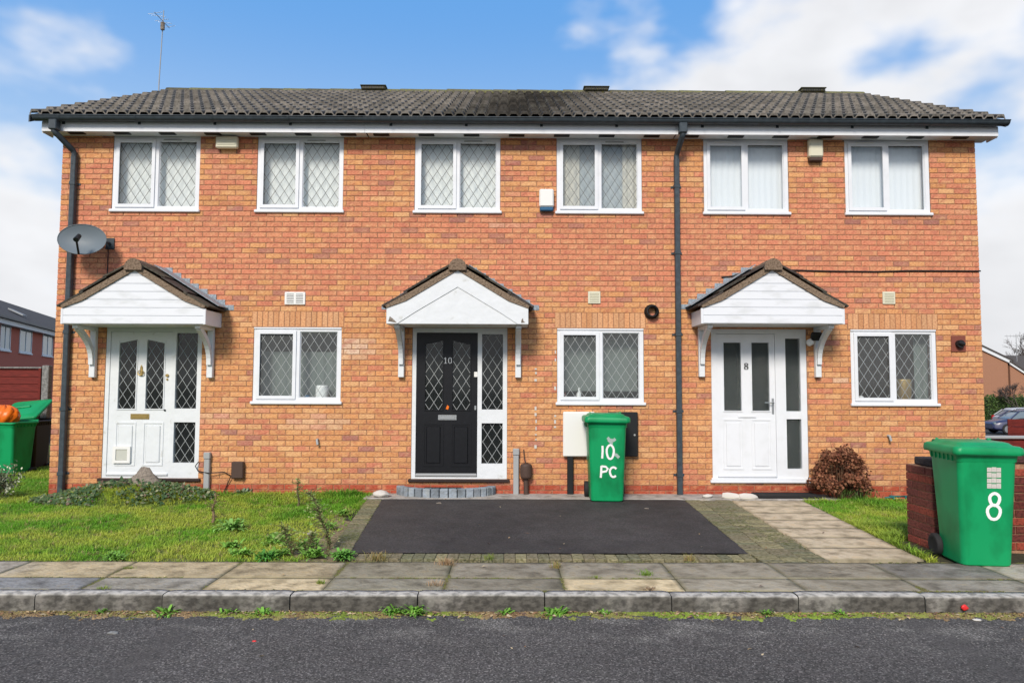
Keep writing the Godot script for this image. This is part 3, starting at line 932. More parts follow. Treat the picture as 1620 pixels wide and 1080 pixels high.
func porch(hi: int) -> void:
	var cx: float = [-5.045, -0.755, 3.44][hi]
	var h: Node3D = houses[hi]
	var yb: float = [2.298, 2.315, 2.335][hi]
	var dy := yb - 2.30
	var W := 0.94
	var prof := [Vector2(0.94, 2.51), Vector2(0.68, 2.605), Vector2(0.0, 3.015)]  # half profile of the white gable
	var zf := 0.58
	var P := func(x: float, y: float) -> Vector2: return Vector2(cx + x, y + dy)
	# carcass: soffit, side cheeks, back of the gable
	var b := MB.new()
	b.box(Vector3(cx - W + 0.02, yb, 0.002), Vector3(cx + W - 0.02, yb + 0.015, zf - 0.02))
	var poly := PackedVector2Array([P.call(-W + 0.01, 2.302), P.call(W - 0.01, 2.302), P.call(W - 0.01, 2.50), P.call(0.68, 2.59), P.call(0, 3.0), P.call(-0.68, 2.59), P.call(-W + 0.01, 2.50)])
	b.prism(poly, zf - 0.0195, zf - 0.008)
	for s in [-1, 1]:
		b.cbox(Vector3(cx + s * W - (0.0 if s < 0 else 0.018), yb, 0.003), Vector3(cx + s * W + (0.018 if s < 0 else 0.0), yb + 0.2, zf - 0.02), 0.002)
	var po := obj("porch", b, M.upvc if hi != 1 else M.white_paint, h)
	var half := func(y: float) -> float:
		if y <= prof[0].y: return W
		if y <= prof[1].y: return lerpf(prof[0].x, prof[1].x, (y - prof[0].y) / (prof[1].y - prof[0].y))
		return lerpf(prof[1].x, 0.0, (y - prof[1].y) / (prof[2].y - prof[1].y))
	if hi != 1:
		var y := 2.30
		while y < 3.0:
			var ya := y + 0.009
			var ye := minf(y + 0.106, 3.014)
			var pts := PackedVector2Array([P.call(-half.call(ya), ya), P.call(half.call(ya), ya)])
			for kx in [2.51, 2.605]:
				if kx > ya and kx < ye: pts.append(P.call(half.call(kx), kx))
			pts.append(P.call(half.call(ye), ye))
			if half.call(ye) > 0.002: pts.append(P.call(-half.call(ye), ye))
			for kx in [2.605, 2.51]:
				if kx > ya and kx < ye: pts.append(P.call(-half.call(kx), kx))
			var cb := MB.new()
			cb.prism(pts, zf - 0.0078, zf)
			obj("cladding_board", cb, M.white_board, po)
			y += 0.107
		for s in [-1, 1]:
			var tr := MB.new()
			tr.cbox(Vector3(cx + s * (W + 0.002) - 0.016, yb - 0.002, zf - 0.03), Vector3(cx + s * (W + 0.002) + 0.016, yb + 0.205, zf + 0.004), 0.004)
			obj("corner_trim", tr, M.upvc, po)
	else:  # painted panel with raking boards
		var fp := MB.new()
		fp.prism(PackedVector2Array([P.call(-0.80, 2.303), P.call(0.80, 2.303), P.call(0.55, 2.46), P.call(0, 2.79), P.call(-0.55, 2.46)]), zf - 0.0078, zf - 0.002)
		obj("gable_panel", fp, M.white_paint, po)
		for s in [-1.0, 1.0]:
			var rb := MB.new()
			rb.prism(PackedVector2Array([P.call(s * 0.80, 2.303), P.call(s * W, 2.303), P.call(s * W, 2.51), P.call(s * 0.68, 2.605), P.call(0, 3.015), P.call(0, 2.795), P.call(s * 0.555, 2.463)]), zf - 0.0078, zf + 0.008)
			obj("raking_board", rb, M.white_paint, po)
			var rot := MB.new()  # rotten corner where the timber shows
			if s < 0: rot.prism(PackedVector2Array([P.call(-0.915, 2.335), P.call(-0.80, 2.315), P.call(-0.85, 2.365), P.call(-0.895, 2.40)]), zf + 0.0082, zf + 0.011)
			else: rot.prism(PackedVector2Array([P.call(0.845, 2.32), P.call(0.90, 2.325), P.call(0.875, 2.345), P.call(0.87, 2.385), P.call(0.85, 2.36)]), zf + 0.0082, zf + 0.011)
			obj("rotten_patch", rot, M.rock, po)
	# tiles: three courses of two on each side, mortar at the verge, half-round ridge
	for s in [-1.0, 1.0]:
		var band := [Vector2(0.985, 2.515), Vector2(0.70, 2.625), Vector2(0.0, 3.05)]
		var mb := MB.new()
		mb.col = Color(0.25, 0.19, 0.14)
		mb.prism(PackedVector2Array([P.call(s * 0.94, 2.512), P.call(s * 0.68, 2.607), P.call(0, 3.017), P.call(0, 3.105), P.call(s * 0.70, 2.685), P.call(s * 0.965, 2.565)]), zf - 0.05, zf + 0.022)
		obj("verge_mortar", mb, M.verge, po)
		var stops := [[Vector2(0.995, 2.525), Vector2(0.66, 2.715)], [Vector2(0.71, 2.71), Vector2(0.36, 2.92)], [Vector2(0.40, 2.915), Vector2(0.10, 3.075)]]
		for r in 3:
			for c in 2:
				var za := 0.004 + 0.31 * c
				var tb := MB.new()
				tb.col = [Color(0.075, 0.062, 0.055), Color(0.09, 0.075, 0.06), Color(0.06, 0.055, 0.05)][rng.randi_range(0, 2)]
				var lo: Vector2 = stops[r][0]
				var hi2: Vector2 = stops[r][1]
				var nrm := Vector2(hi2.y - lo.y, lo.x - hi2.x).normalized() * 0.024
				tb.prism(PackedVector2Array([P.call(s * lo.x, lo.y), P.call(s * hi2.x, hi2.y), P.call(s * (hi2.x + nrm.x), hi2.y + nrm.y), P.call(s * (lo.x + nrm.x), lo.y + nrm.y)]), za, za + (0.306 if c == 0 else 0.292))
				obj("roof_tile", tb, M.roof_tile, po)
		# stepped lead against the wall
		for i in 8:
			var ty := 2.61 + 0.075 * i
			var xr := func(y: float) -> float: return 1.105 - (y - 2.565) / 0.60
			var lb := MB.new()
			lb.prism(PackedVector2Array([P.call(s * (xr.call(ty - 0.06) - 0.02), ty - 0.06), P.call(s * (xr.call(ty) + 0.075), ty + 0.012), P.call(s * (xr.call(ty) - 0.2), ty + 0.012), P.call(s * (xr.call(ty - 0.06) - 0.2), ty - 0.06)]), 0.0025, 0.006 + 0.0006 * (i % 2))
			obj("flashing_step", lb, M.lead_sheet, po)
		var sk := MB.new()
		var q := [P.call(s * 1.01, 2.545), P.call(s * 0.12, 3.105)]
		var nn := Vector2(s * 0.53, 0.85) * 0.028
		sk.prism(PackedVector2Array([q[0] + nn, q[1] + nn, q[1] + nn * 1.35, q[0] + nn * 1.35]), 0.0075, 0.34)
		obj("flashing_apron", sk, M.lead_sheet, po)
	var rd := MB.new()
	rd.col = Color(0.2, 0.165, 0.135)
	for seg in 2:
		var rows := []
		for z in [0.008 + seg * 0.34, 0.345 + seg * 0.295]:
			var ring := PackedVector3Array()
			for i in 13:
				var a := PI * (-0.08 + 1.16 * i / 12.0)
				ring.append(Vector3(cx + cos(a) * 0.118, 3.045 + dy + sin(a) * (0.118 + 0.006 * seg), z))
			rows.append(ring)
		rd.surf(rows)
		if seg == 1:
			rd.col = Color(0.24, 0.18, 0.13)
			rd.fan(Array(rows[1]), Vector3(0, 0, 1))
	obj("ridge_tile", rd, M.verge, po)
	# gallows brackets
	for s in [-1, 1]:
		var bx: float = cx + s * 0.815
		var k := MB.new()
		k.cbox(Vector3(bx - 0.04, 1.60 + dy, 0.003), Vector3(bx + 0.04, yb - 0.001, 0.07), 0.005)
		k.cbox(Vector3(bx - 0.036, yb - 0.05, 0.0705), Vector3(bx + 0.036, yb - 0.001, 0.5), 0.005)
		var pts := []
		for i in 9:
			var u := i / 8.0
			pts.append(Vector2(0.07 + 0.37 * u * u, lerpf(1.78, 2.262, pow(u, 0.8)) + dy))
		for i in 8:
			var d0: Vector2 = (pts[i + 1] - pts[i]).normalized()
			var nr := Vector2(-d0.y, d0.x) * 0.035
			var a: Vector2 = pts[i]
			var e: Vector2 = pts[i + 1]
			var ring := []
			for qq in [[a, -1], [a, 1]]: ring.append(Vector2(qq[0] + nr * qq[1]))
			for qq in [[e, 1], [e, -1]]: ring.append(Vector2(qq[0] + nr * qq[1]))
			var w2 := 0.03
			k.hexa([Vector3(bx - w2, ring[0].y, ring[0].x), Vector3(bx + w2, ring[0].y, ring[0].x), Vector3(bx + w2, ring[1].y, ring[1].x), Vector3(bx - w2, ring[1].y, ring[1].x),
				Vector3(bx - w2, ring[3].y, ring[3].x), Vector3(bx + w2, ring[3].y, ring[3].x), Vector3(bx + w2, ring[2].y, ring[2].x), Vector3(bx - w2, ring[2].y, ring[2].x)])
		obj("bracket", k, M.white_paint, po)

func curtain(x0: float, x1: float, y0: float, y1: float, z: float, folds: float, depth: float, m: Material, called: String, label: String) -> void:
	var rows := []
	var n := int((x1 - x0) / 0.02)
	for y in [y1, lerpf(y0, y1, 0.66), lerpf(y0, y1, 0.33), y0]:
		var r := PackedVector3Array()
		for i in n + 1:
			var x := lerpf(x0, x1, i / float(n))
			r.append(Vector3(x, y, z + depth * (sin(x * folds) + 0.4 * sin(x * folds * 2.3 + y)) ))
		rows.append(r)
	var b := MB.new()
	b.surf(rows)
	tag(obj(called, b, m), label, "curtain")

func wall_fittings() -> void:
	var h0: Node3D = houses[0]
	var h1: Node3D = houses[1]
	var h2: Node3D = houses[2]
	# vents
	for q in [[h0, -3.08, 2.717, 0.145, 0.09, 2, "white_plastic"], [h1, 1.13, 2.746, 0.088, 0.088, 1, "cream_plastic"], [h2, 5.294, 2.757, 0.09, 0.09, 1, "cream_plastic"]]:
		var b := MB.new()
		b.cbox(Vector3(q[1] - q[3], q[2] - q[4], 0.003), Vector3(q[1] + q[3], q[2] + q[4], 0.018), 0.006)
		var v := obj("air_vent", b, M[q[6]], q[0])
		for g in q[5]:
			for i in 6:
				var s := MB.new()
				var wx: float = q[3] * (0.72 if q[5] == 1 else 0.34)
				var ox: float = 0.0 if q[5] == 1 else (g * 2 - 1) * q[3] * 0.45
				var yy: float = q[2] - q[4] * 0.66 + i * q[4] * 0.26
				s.boxt(Vector3(wx * 2, 0.010, 0.004), Transform3D(Basis(Vector3(1, 0, 0), 0.5), Vector3(q[1] + ox, yy, 0.0205)))
				obj("louvre", s, M.grey_plastic if q[5] == 2 else M.cream_plastic, v)
	# boiler flues
	var f := MB.new()
	var rows := []
	for e in [[0.003, 0.105], [0.02, 0.105], [0.03, 0.085], [0.09, 0.085], [0.09, 0.06], [0.0, 0.055]]:
		var ring := PackedVector3Array()
		for i in 20: ring.append(Vector3(1.937 + cos(TAU * i / 20) * e[1], 2.548 + sin(TAU * i / 20) * e[1], e[0]))
		rows.append(ring)
	f.surf(rows, true)
	obj("boiler_flue", f, M.black_plastic, h1)
	var pl := MB.new()
	pl.col = Color(0.2, 0.06, 0.04)
	pl.cbox(Vector3(6.155, 2.0, 0.003), Vector3(6.36, 2.225, 0.016), 0.004)
	var plate := obj("flue_plate", pl, M.plain_vc, h2)
	var nz := MB.new()
	nz.tube([Vector3(6.26, 2.11, 0.016), Vector3(6.26, 2.11, 0.07)], 0.055, 14)
	nz.tube([Vector3(6.22, 2.13, 0.07), Vector3(6.30, 2.10, 0.075)], 0.03, 8)
	obj("flue_nozzle", nz, M.black_plastic, plate)
	# conduits and cable boxes by the doors
	for q in [[h0, -4.235, 0.0, 0.57, "brown"], [h1, 0.035, 0.0, 0.635, "none"]]:
		var b := MB.new()
		b.cbox(Vector3(q[1] - 0.038, q[2], 0.003), Vector3(q[1] + 0.038, q[3] - 0.09, 0.06), 0.008)
		b.cbox(Vector3(q[1] - 0.044, q[3] - 0.09, 0.003), Vector3(q[1] + 0.044, q[3], 0.068), 0.008)
		obj("cable_conduit", b, M.grey_plastic, q[0])
	var bb := MB.new()
	bb.cbox(Vector3(-3.89, 0.215, 0.003), Vector3(-3.725, 0.445, 0.075), 0.012)
	obj("junction_box", bb, M.brown_plastic, h0)
	var cb := MB.new()
	cb.tube([Vector3(-4.36, 0.44, 0.02), Vector3(-4.4, 0.38, 0.03), Vector3(-4.36, 0.31, 0.025), Vector3(-4.2, 0.29, 0.075), Vector3(-4.0, 0.30, 0.03), Vector3(-3.9, 0.25, 0.04), Vector3(-3.95, 0.14, 0.02), Vector3(-4.0, 0.02, 0.02)], 0.007, 6)
	obj("cable", cb, M.black_plastic, h0)
	var rb := MB.new()
	rows = []
	for e in [[0.225, 0.02], [0.232, 0.07], [0.26, 0.082], [0.40, 0.082], [0.425, 0.07], [0.437, 0.03]]:
		var ring := PackedVector3Array()
		for i in 16: ring.append(Vector3(0.175 + cos(TAU * i / 16) * e[1], e[0], 0.075 + sin(TAU * i / 16) * e[1] * 0.85))
		rows.append(ring)
	rb.surf(rows, true)
	rb.tube([Vector3(0.175, 0.0, 0.06), Vector3(0.175, 0.235, 0.06)], 0.035, 10)
	rb.tube([Vector3(0.17, 0.43, 0.05), Vector3(0.15, 0.5, 0.03), Vector3(0.14, 0.62, 0.015)], 0.008, 6)
	obj("drain_trap", rb, M.brown_plastic, h1)
	# cable along the wall by the last porch
	var wc := MB.new()
	wc.tube([Vector3(2.93, 3.04, 0.012), Vector3(3.1, 3.06, 0.014), Vector3(3.3, 3.14, 0.03), Vector3(3.5, 3.165, 0.03), Vector3(3.6, 3.155, 0.012), Vector3(4.4, 3.135, 0.012), Vector3(5.1, 3.13, 0.012), Vector3(5.6, 3.145, 0.012), Vector3(6.605, 3.145, 0.012)], 0.011, 6)
	obj("wall_cable", wc, M.black_plastic, h2)
	for q in [[0.30, 1.75, 0.55], [0.57, 2.0, 0.62]]:  # runs of white paint on the brickwork
		var y: float = q[1]
		while y > q[2]:
			var pd := MB.new()
			var hgt := rng.randf_range(0.012, 0.055)
			pd.cbox(Vector3(q[0] + rng.randf_range(-0.012, 0.012), y - hgt, 0.0045), Vector3(q[0] + rng.randf_range(0.018, 0.024), y, 0.0055), 0.0003)
			obj("paint_drip", pd, M.white_cloth, h1)
			y -= hgt + (rng.randf_range(0.03, 0.07) if rng.randf() < 0.8 else 0.35)
	# capped pipe stubs
	for q in [[h0, -2.723, 0.729], [h2, 5.23, 0.805]]:
		var b := MB.new()
		b.tube([Vector3(q[1], q[2] + 0.02, 0.002), Vector3(q[1], q[2] + 0.02, 0.05), Vector3(q[1] + 0.012, q[2] - 0.05, 0.06)], 0.017, 8)
		obj("pipe_stub", b, M.grey_plastic, q[0])
	# meter cupboards
	for q in [[0.684, 1.124, M.white_plastic, "white electricity meter box with a black pipe below", "black"], [1.302, 1.723, M.black_plastic, "black meter box half hidden behind the bin marked 10", ""]]:
		var t := thing("meter_box", q[3], "meter box", Vector3((q[0] + q[1]) / 2, 0.53, 0))
		var w: float = q[1] - q[0]
		var b := MB.new()
		b.cbox(Vector3(-w / 2 + 0.012, 0.01, 0.002), Vector3(w / 2 - 0.012, 0.605, 0.05), 0.006)
		obj("casing", b, q[2], t)
		var d := MB.new()
		d.cbox(Vector3(-w / 2, 0, 0.051), Vector3(w / 2, 0.615, 0.085), 0.012)
		obj("door", d, q[2], t)
		var k := MB.new()
		k.tube([Vector3(w / 2 - 0.05, 0.3, 0.085), Vector3(w / 2 - 0.05, 0.3, 0.092)], 0.014, 10)
		obj("lock", k, M.grey_plastic, t)
		if q[4]:
			var p := MB.new()
			p.cbox(Vector3(-w / 2 + 0.06, -0.53, 0.003), Vector3(-w / 2 + 0.145, 0.008, 0.06), 0.01)
			obj("supply_pipe", p, M.black_plastic, t)
	# alarm boxes under the eaves
	for q in [[-4.23, -3.92, 4.84, 5.015, "cream", "cream alarm box tucked under the eaves between the first two upstairs windows"], [0.352, 0.556, 3.965, 4.275, "blue", "white alarm box with blue base, lowest of three, beside an upstairs window"], [4.18, 4.385, 4.70, 5.02, "grille", "tall cream alarm box between the two rightmost upstairs windows"]]:
		var w: float = q[1] - q[0]
		var hh: float = q[3] - q[2]
		var t := thing("alarm_box", q[5], "alarm box", Vector3((q[0] + q[1]) / 2, q[2], 0), 0.0)
		var b := MB.new()
		b.cbox(Vector3(-w / 2, 0.055 if q[4] != "cream" else 0.0, 0.003), Vector3(w / 2, hh, 0.09), 0.018)
		obj("casing", b, M.cream_plastic if q[4] != "blue" else M.white_plastic, t)
		if q[4] == "cream":
			for i in 3:
				var s := MB.new()
				s.cbox(Vector3(-w / 2 + 0.03, 0.04 + 0.04 * i, 0.0902), Vector3(w / 2 - 0.03, 0.058 + 0.04 * i, 0.096), 0.002)
				obj("rib", s, M.cream_plastic, t)
		else:
			var s := MB.new()
			s.cbox(Vector3(-w / 2 + 0.006, 0.0, 0.003), Vector3(w / 2 - 0.006, 0.0545, 0.08), 0.012)
			obj("sounder_grille", s, M.blue_plastic if q[4] == "blue" else M.brown_plastic, t)
	# floodlight under the last porch
	var fl := thing("floodlight", "black and white sensor floodlight under the porch of number 8", "floodlight", Vector3(4.2, 2.14, 0.07))
	var fb := MB.new()
	fb.cboxt(Vector3(0.15, 0.11, 0.07), 0.012, Transform3D(Basis(Vector3(1, 0, 0), 0.5), Vector3(0.0, 0.06, 0.08)))
	obj("lamp_head", fb, M.black_plastic, fl)
	fb = MB.new()
	fb.cboxt(Vector3(0.1, 0.09, 0.07), 0.02, Transform3D(Basis(Vector3(0, 0, 1), 0.5), Vector3(-0.08, -0.02, 0.05)))
	obj("sensor", fb, M.white_plastic, fl)
	fb = MB.new()
	fb.tube([Vector3(0, 0.05, 0.0), Vector3(-0.03, 0.02, 0.04)], 0.018, 8)
	obj("arm", fb, M.black_plastic, fl)
	# satellite dish
	var sd := thing("satellite_dish", "grey oval satellite dish beside the left downpipe", "satellite dish", Vector3(-5.70, 3.48, 0))
	var dish := MB.new()
	rows = []
	var ax := Basis(Vector3.UP, deg_to_rad(6)) * Basis(Vector3(0, 0, 1), deg_to_rad(-4)) * Basis(Vector3(1, 0, 0), deg_to_rad(-12))
	var dc := Vector3(-0.215, 0.0, 0.32)
	for j in 7:
		var rr := 0.001 + j / 6.0
		var ring := PackedVector3Array()
		for i in 28:
			var a := TAU * i / 28
			ring.append(dc + ax * Vector3(cos(a) * rr * 0.315, sin(a) * rr * 0.22, 0.07 * (rr * rr - 1.0)))
		rows.append(ring)
	dish.surf(rows, true)
	var rim := []
	for i in 29:
		var a := TAU * i / 28
		rim.append(dc + ax * Vector3(cos(a) * 0.315, sin(a) * 0.22, 0.0))
	dish.tube(rim, 0.006, 6, false)
	obj("reflector", dish, M.dish_grey, sd)
	var arm := MB.new()
	arm.tube([dc + ax * Vector3(0.0, -0.215, 0.0), dc + ax * Vector3(0.06, -0.11, 0.26)], 0.014, 6)
	obj("feed_arm", arm, M.black_plastic, sd)
	var lnb := MB.new()
	lnb.tube([dc + ax * Vector3(0.06, -0.12, 0.27), dc + ax * Vector3(0.055, -0.03, 0.2)], [0.036, 0.03], 10)
	obj("receiver", lnb, M.black_plastic, sd)
	var mk := MB.new()
	mk.cbox(Vector3(-0.06, -0.08, 0.003), Vector3(0.06, 0.08, 0.02), 0.004)
	mk.tube([Vector3(0.0, 0, 0.02), Vector3(0.0, 0.0, 0.16), Vector3(-0.1, 0.02, 0.2), dc + ax * Vector3(0.08, 0, -0.09)], 0.02, 8)
	obj("mount", mk, M.gutter_grey, sd)
	var dcab := MB.new()
	dcab.tube([Vector3(-0.01, -0.05, 0.06), Vector3(-0.02, -0.1, 0.015), Vector3(-0.025, -0.55, 0.012)], 0.007, 6)
	obj("cable", dcab, M.black_plastic, sd)
	# aerial
	var ae := thing("television_aerial", "tall thin television aerial on the left gable end", "aerial", Vector3(-6.72, 5.2, -3.3))
	var am := MB.new()
	am.tube([Vector3(0, 0.3, 0), Vector3(0, 2.0, 0), Vector3(0.045, 3.42, 0)], [0.013, 0.011, 0.008], 8)
	obj("mast", am, M.grey_plastic, ae)
	am = MB.new()
	am.tube([Vector3(0.043, 3.2, -0.25), Vector3(0.043, 3.2, 0.35)], 0.006, 6)
	obj("boom", am, M.grey_plastic, ae)
	for i in 5:
		am = MB.new()
		am.tube([Vector3(0.043 - 0.13, 3.2 + (0.03 if i % 2 else -0.02), -0.2 + i * 0.13), Vector3(0.043 + 0.13, 3.2 + (0.0 if i % 2 else 0.02), -0.2 + i * 0.13)], 0.004, 5)
		obj("element", am, M.steel, ae)
	am = MB.new()
	am.cbox(Vector3(0.01, 3.02, 0.0), Vector3(0.08, 3.18, 0.05), 0.01)
	obj("amplifier", am, M.rock, ae)
	for y in [0.4, 1.1]:
		am = MB.new()
		am.tube([Vector3(0.0, y, 0), Vector3(0.27, y, 0)], 0.014, 6)
		obj("wall_bracket", am, M.grey_plastic, ae)

func sill_things() -> void:
	var z := -0.17
	# ornaments that show in the windows
	var put := func(called: String, label: String, cat: String, x: float, y: float, prof: Array, m: Material) -> void:
		var rows := []
		for e in prof:
			var ring := PackedVector3Array()
			for i in 14: ring.append(Vector3(x + cos(TAU * i / 14) * e[1], y + e[0], z + sin(TAU * i / 14) * e[1]))
			rows.append(ring)
		var b := MB.new()
		b.surf(rows, true)
		tag(obj(called, b, m), label, cat)
	put.call("bottle", "pale bottle standing left on the sill of the kitchen window at number 10", "bottle", 0.93, 1.28, [[0, 0.001], [0, 0.035], [0.12, 0.035], [0.15, 0.014], [0.2, 0.014], [0.2, 0.001]], M.net_curtain)
	put.call("bottle", "small dark red bottle in the corner of the kitchen window at number 10", "bottle", 0.73, 1.28, [[0, 0.001], [0, 0.03], [0.07, 0.03], [0.1, 0.012], [0.13, 0.012], [0.13, 0.001]], M.red_fence)
	put.call("jar", "white jar on the sill of the white-doored left house's kitchen window", "jar", -2.72, 1.28, [[0, 0.001], [0, 0.09], [0.2, 0.09], [0.22, 0.07], [0.22, 0.001]], M.net_curtain)
	put.call("cup", "blue cup on the sill of the left house's kitchen window", "cup", -2.93, 1.28, [[0, 0.001], [0, 0.035], [0.08, 0.04], [0.08, 0.035], [0.02, 0.03]], M.blue_plastic)
	put.call("pot", "small white pot on the kitchen sill of number 8, left pane", "pot", 4.95, 1.28, [[0, 0.001], [0, 0.03], [0.05, 0.05], [0.09, 0.03], [0.1, 0.001]], M.net_curtain)
	put.call("bowl", "cream bowl on the kitchen sill of number 8 near the mullion", "bowl", 5.27, 1.28, [[0, 0.001], [0, 0.04], [0.05, 0.085], [0.05, 0.08], [0.015, 0.04]], M.cream_curtain)
	put.call("canister", "tan canister behind the right pane of number 8's kitchen window", "canister", 5.56, 1.32, [[0, 0.001], [0, 0.1], [0.28, 0.11], [0.3, 0.09], [0.3, 0.001]], M.brass)
	put.call("ornament", "white ornament on the left pane sill of the window above the black door", "ornament", -0.93, 3.99, [[0, 0.001], [0, 0.06], [0.05, 0.07], [0.09, 0.03], [0.1, 0.001]], M.white_plastic)
	put.call("ornament", "white ornament on the right pane sill of the window above the black door", "ornament", -0.62, 3.99, [[0, 0.001], [0, 0.05], [0.04, 0.06], [0.07, 0.03], [0.08, 0.001]], M.white_plastic)

func build_terrace() -> void:
	var names := [
		"left end house of the brick terrace, white door with a cat flap, satellite dish",
		"middle house of the brick terrace with black front door numbered 10",
		"right end house of the brick terrace with white plastic door numbered 8"]
	for hi in 3:
		houses.append(thing("terraced_house", names[hi], "house", Vector3.ZERO, 0.0, "houses of the brick terrace"))
	for hi in 3:
		house_shell(hi)
	lay_bricks()
	for hi in 3:
		roof(hi)
		eaves(hi)
		for i in 3:
			window(hi, opens[hi][i], not (hi == 2 and i < 2), 1 if hi == 2 and i < 2 else 2 if i < 2 else 0)
		front_door(hi)
		porch(hi)
	downpipe(houses[0], -6.225, -6.36, 0.0)
	downpipe(houses[2], 2.30, 2.33, 0.0)
	wall_fittings()
	var ups := [
		["net_curtain", "pale net curtain in the leftmost upstairs window"], ["net_curtain", "pale net curtain in the second upstairs window from the left"],
		["net_curtain", "pale net curtain in the upstairs window above the black door"], ["grey_curtain", "grey net behind cream drapes in the upstairs window beside the low alarm box"],
		["white_curtain", "white pleated curtain in the upstairs window above number 8's porch"], ["white_curtain", "white pleated curtain in the rightmost upstairs window"]]
	for i in 6:
		var o: Array = opens[i / 2][i % 2]
		var pl: bool = i >= 4
		curtain(o[0] + 0.02, o[1] - 0.02, 3.98, 4.98, -0.16, 70.0 if pl else 40.0, 0.004 if pl else 0.005, M[ups[i][0]], "curtain", ups[i][1])
	curtain(0.64, 0.94, 3.98, 4.98, -0.13, 60.0, 0.012, M.cream_curtain, "curtain", "cream drape drawn to the left side of the window beside the low alarm box")
	curtain(1.56, 1.80, 3.98, 4.98, -0.13, 60.0, 0.012, M.cream_curtain, "curtain", "cream drape drawn to the right side of the window beside the low alarm box")
	curtain(-3.63, -2.44, 1.29, 1.98, -0.30, 45.0, 0.012, M.blind_cloth, "net_curtain", "half-height net curtain in the left house's kitchen window")
	curtain(0.72, 1.78, 1.43, 2.2, -0.30, 20.0, 0.008, M.blind_cloth, "kitchen_blind", "pale blind half drawn in number 10's kitchen window")
	curtain(5.74, 5.93, 1.29, 2.3, -0.2, 50.0, 0.012, M.blind_cloth, "curtain", "narrow grey curtain at the right edge of number 8's kitchen window")
	sill_things()

# ---------------------------------------------------------------- ground, kerb, pavement
var nz := FastNoiseLite.new()
func nv(x: float, z: float, f: float, off := 0.0) -> float:
	return nz.get_noise_3d(x * f * 100.0, z * f * 100.0, off * 77.0)

func ground_h(x: float, z: float) -> float:
	return -0.22 - 1.1 * smoothstep(-9.0, -26.0, z)

func sheet(x0: float, x1: float, z0: float, z1: float, step: float, hf: Callable, cf: Callable) -> MB:
	var b := MB.new()
	var rows := []
	var cols := []
	var nx := int(ceil((x1 - x0) / step))
	var nzz := int(ceil((z1 - z0) / step))
	for j in nzz + 1:
		var r := PackedVector3Array()
		var cc := PackedColorArray()
		var z := lerpf(z0, z1, j / float(nzz))
		for i in nx + 1:
			var x := lerpf(x0, x1, i / float(nx))
			r.append(Vector3(x, hf.call(x, z), z)); cc.append(cf.call(x, z))
		rows.append(r); cols.append(cc)
	b.surf(rows, false, cols)
	return b

const ROAD_Y := -0.125
const KERB_Z := 4.86
const JOINT := -1.44

func drive_left(z: float) -> float: return lerpf(-1.74, -1.495, clampf((z - 0.45) / 3.1, 0, 1))
func drive_right(z: float) -> float: return lerpf(2.27, 2.09, clampf((z - 0.45) / 3.1, 0, 1))

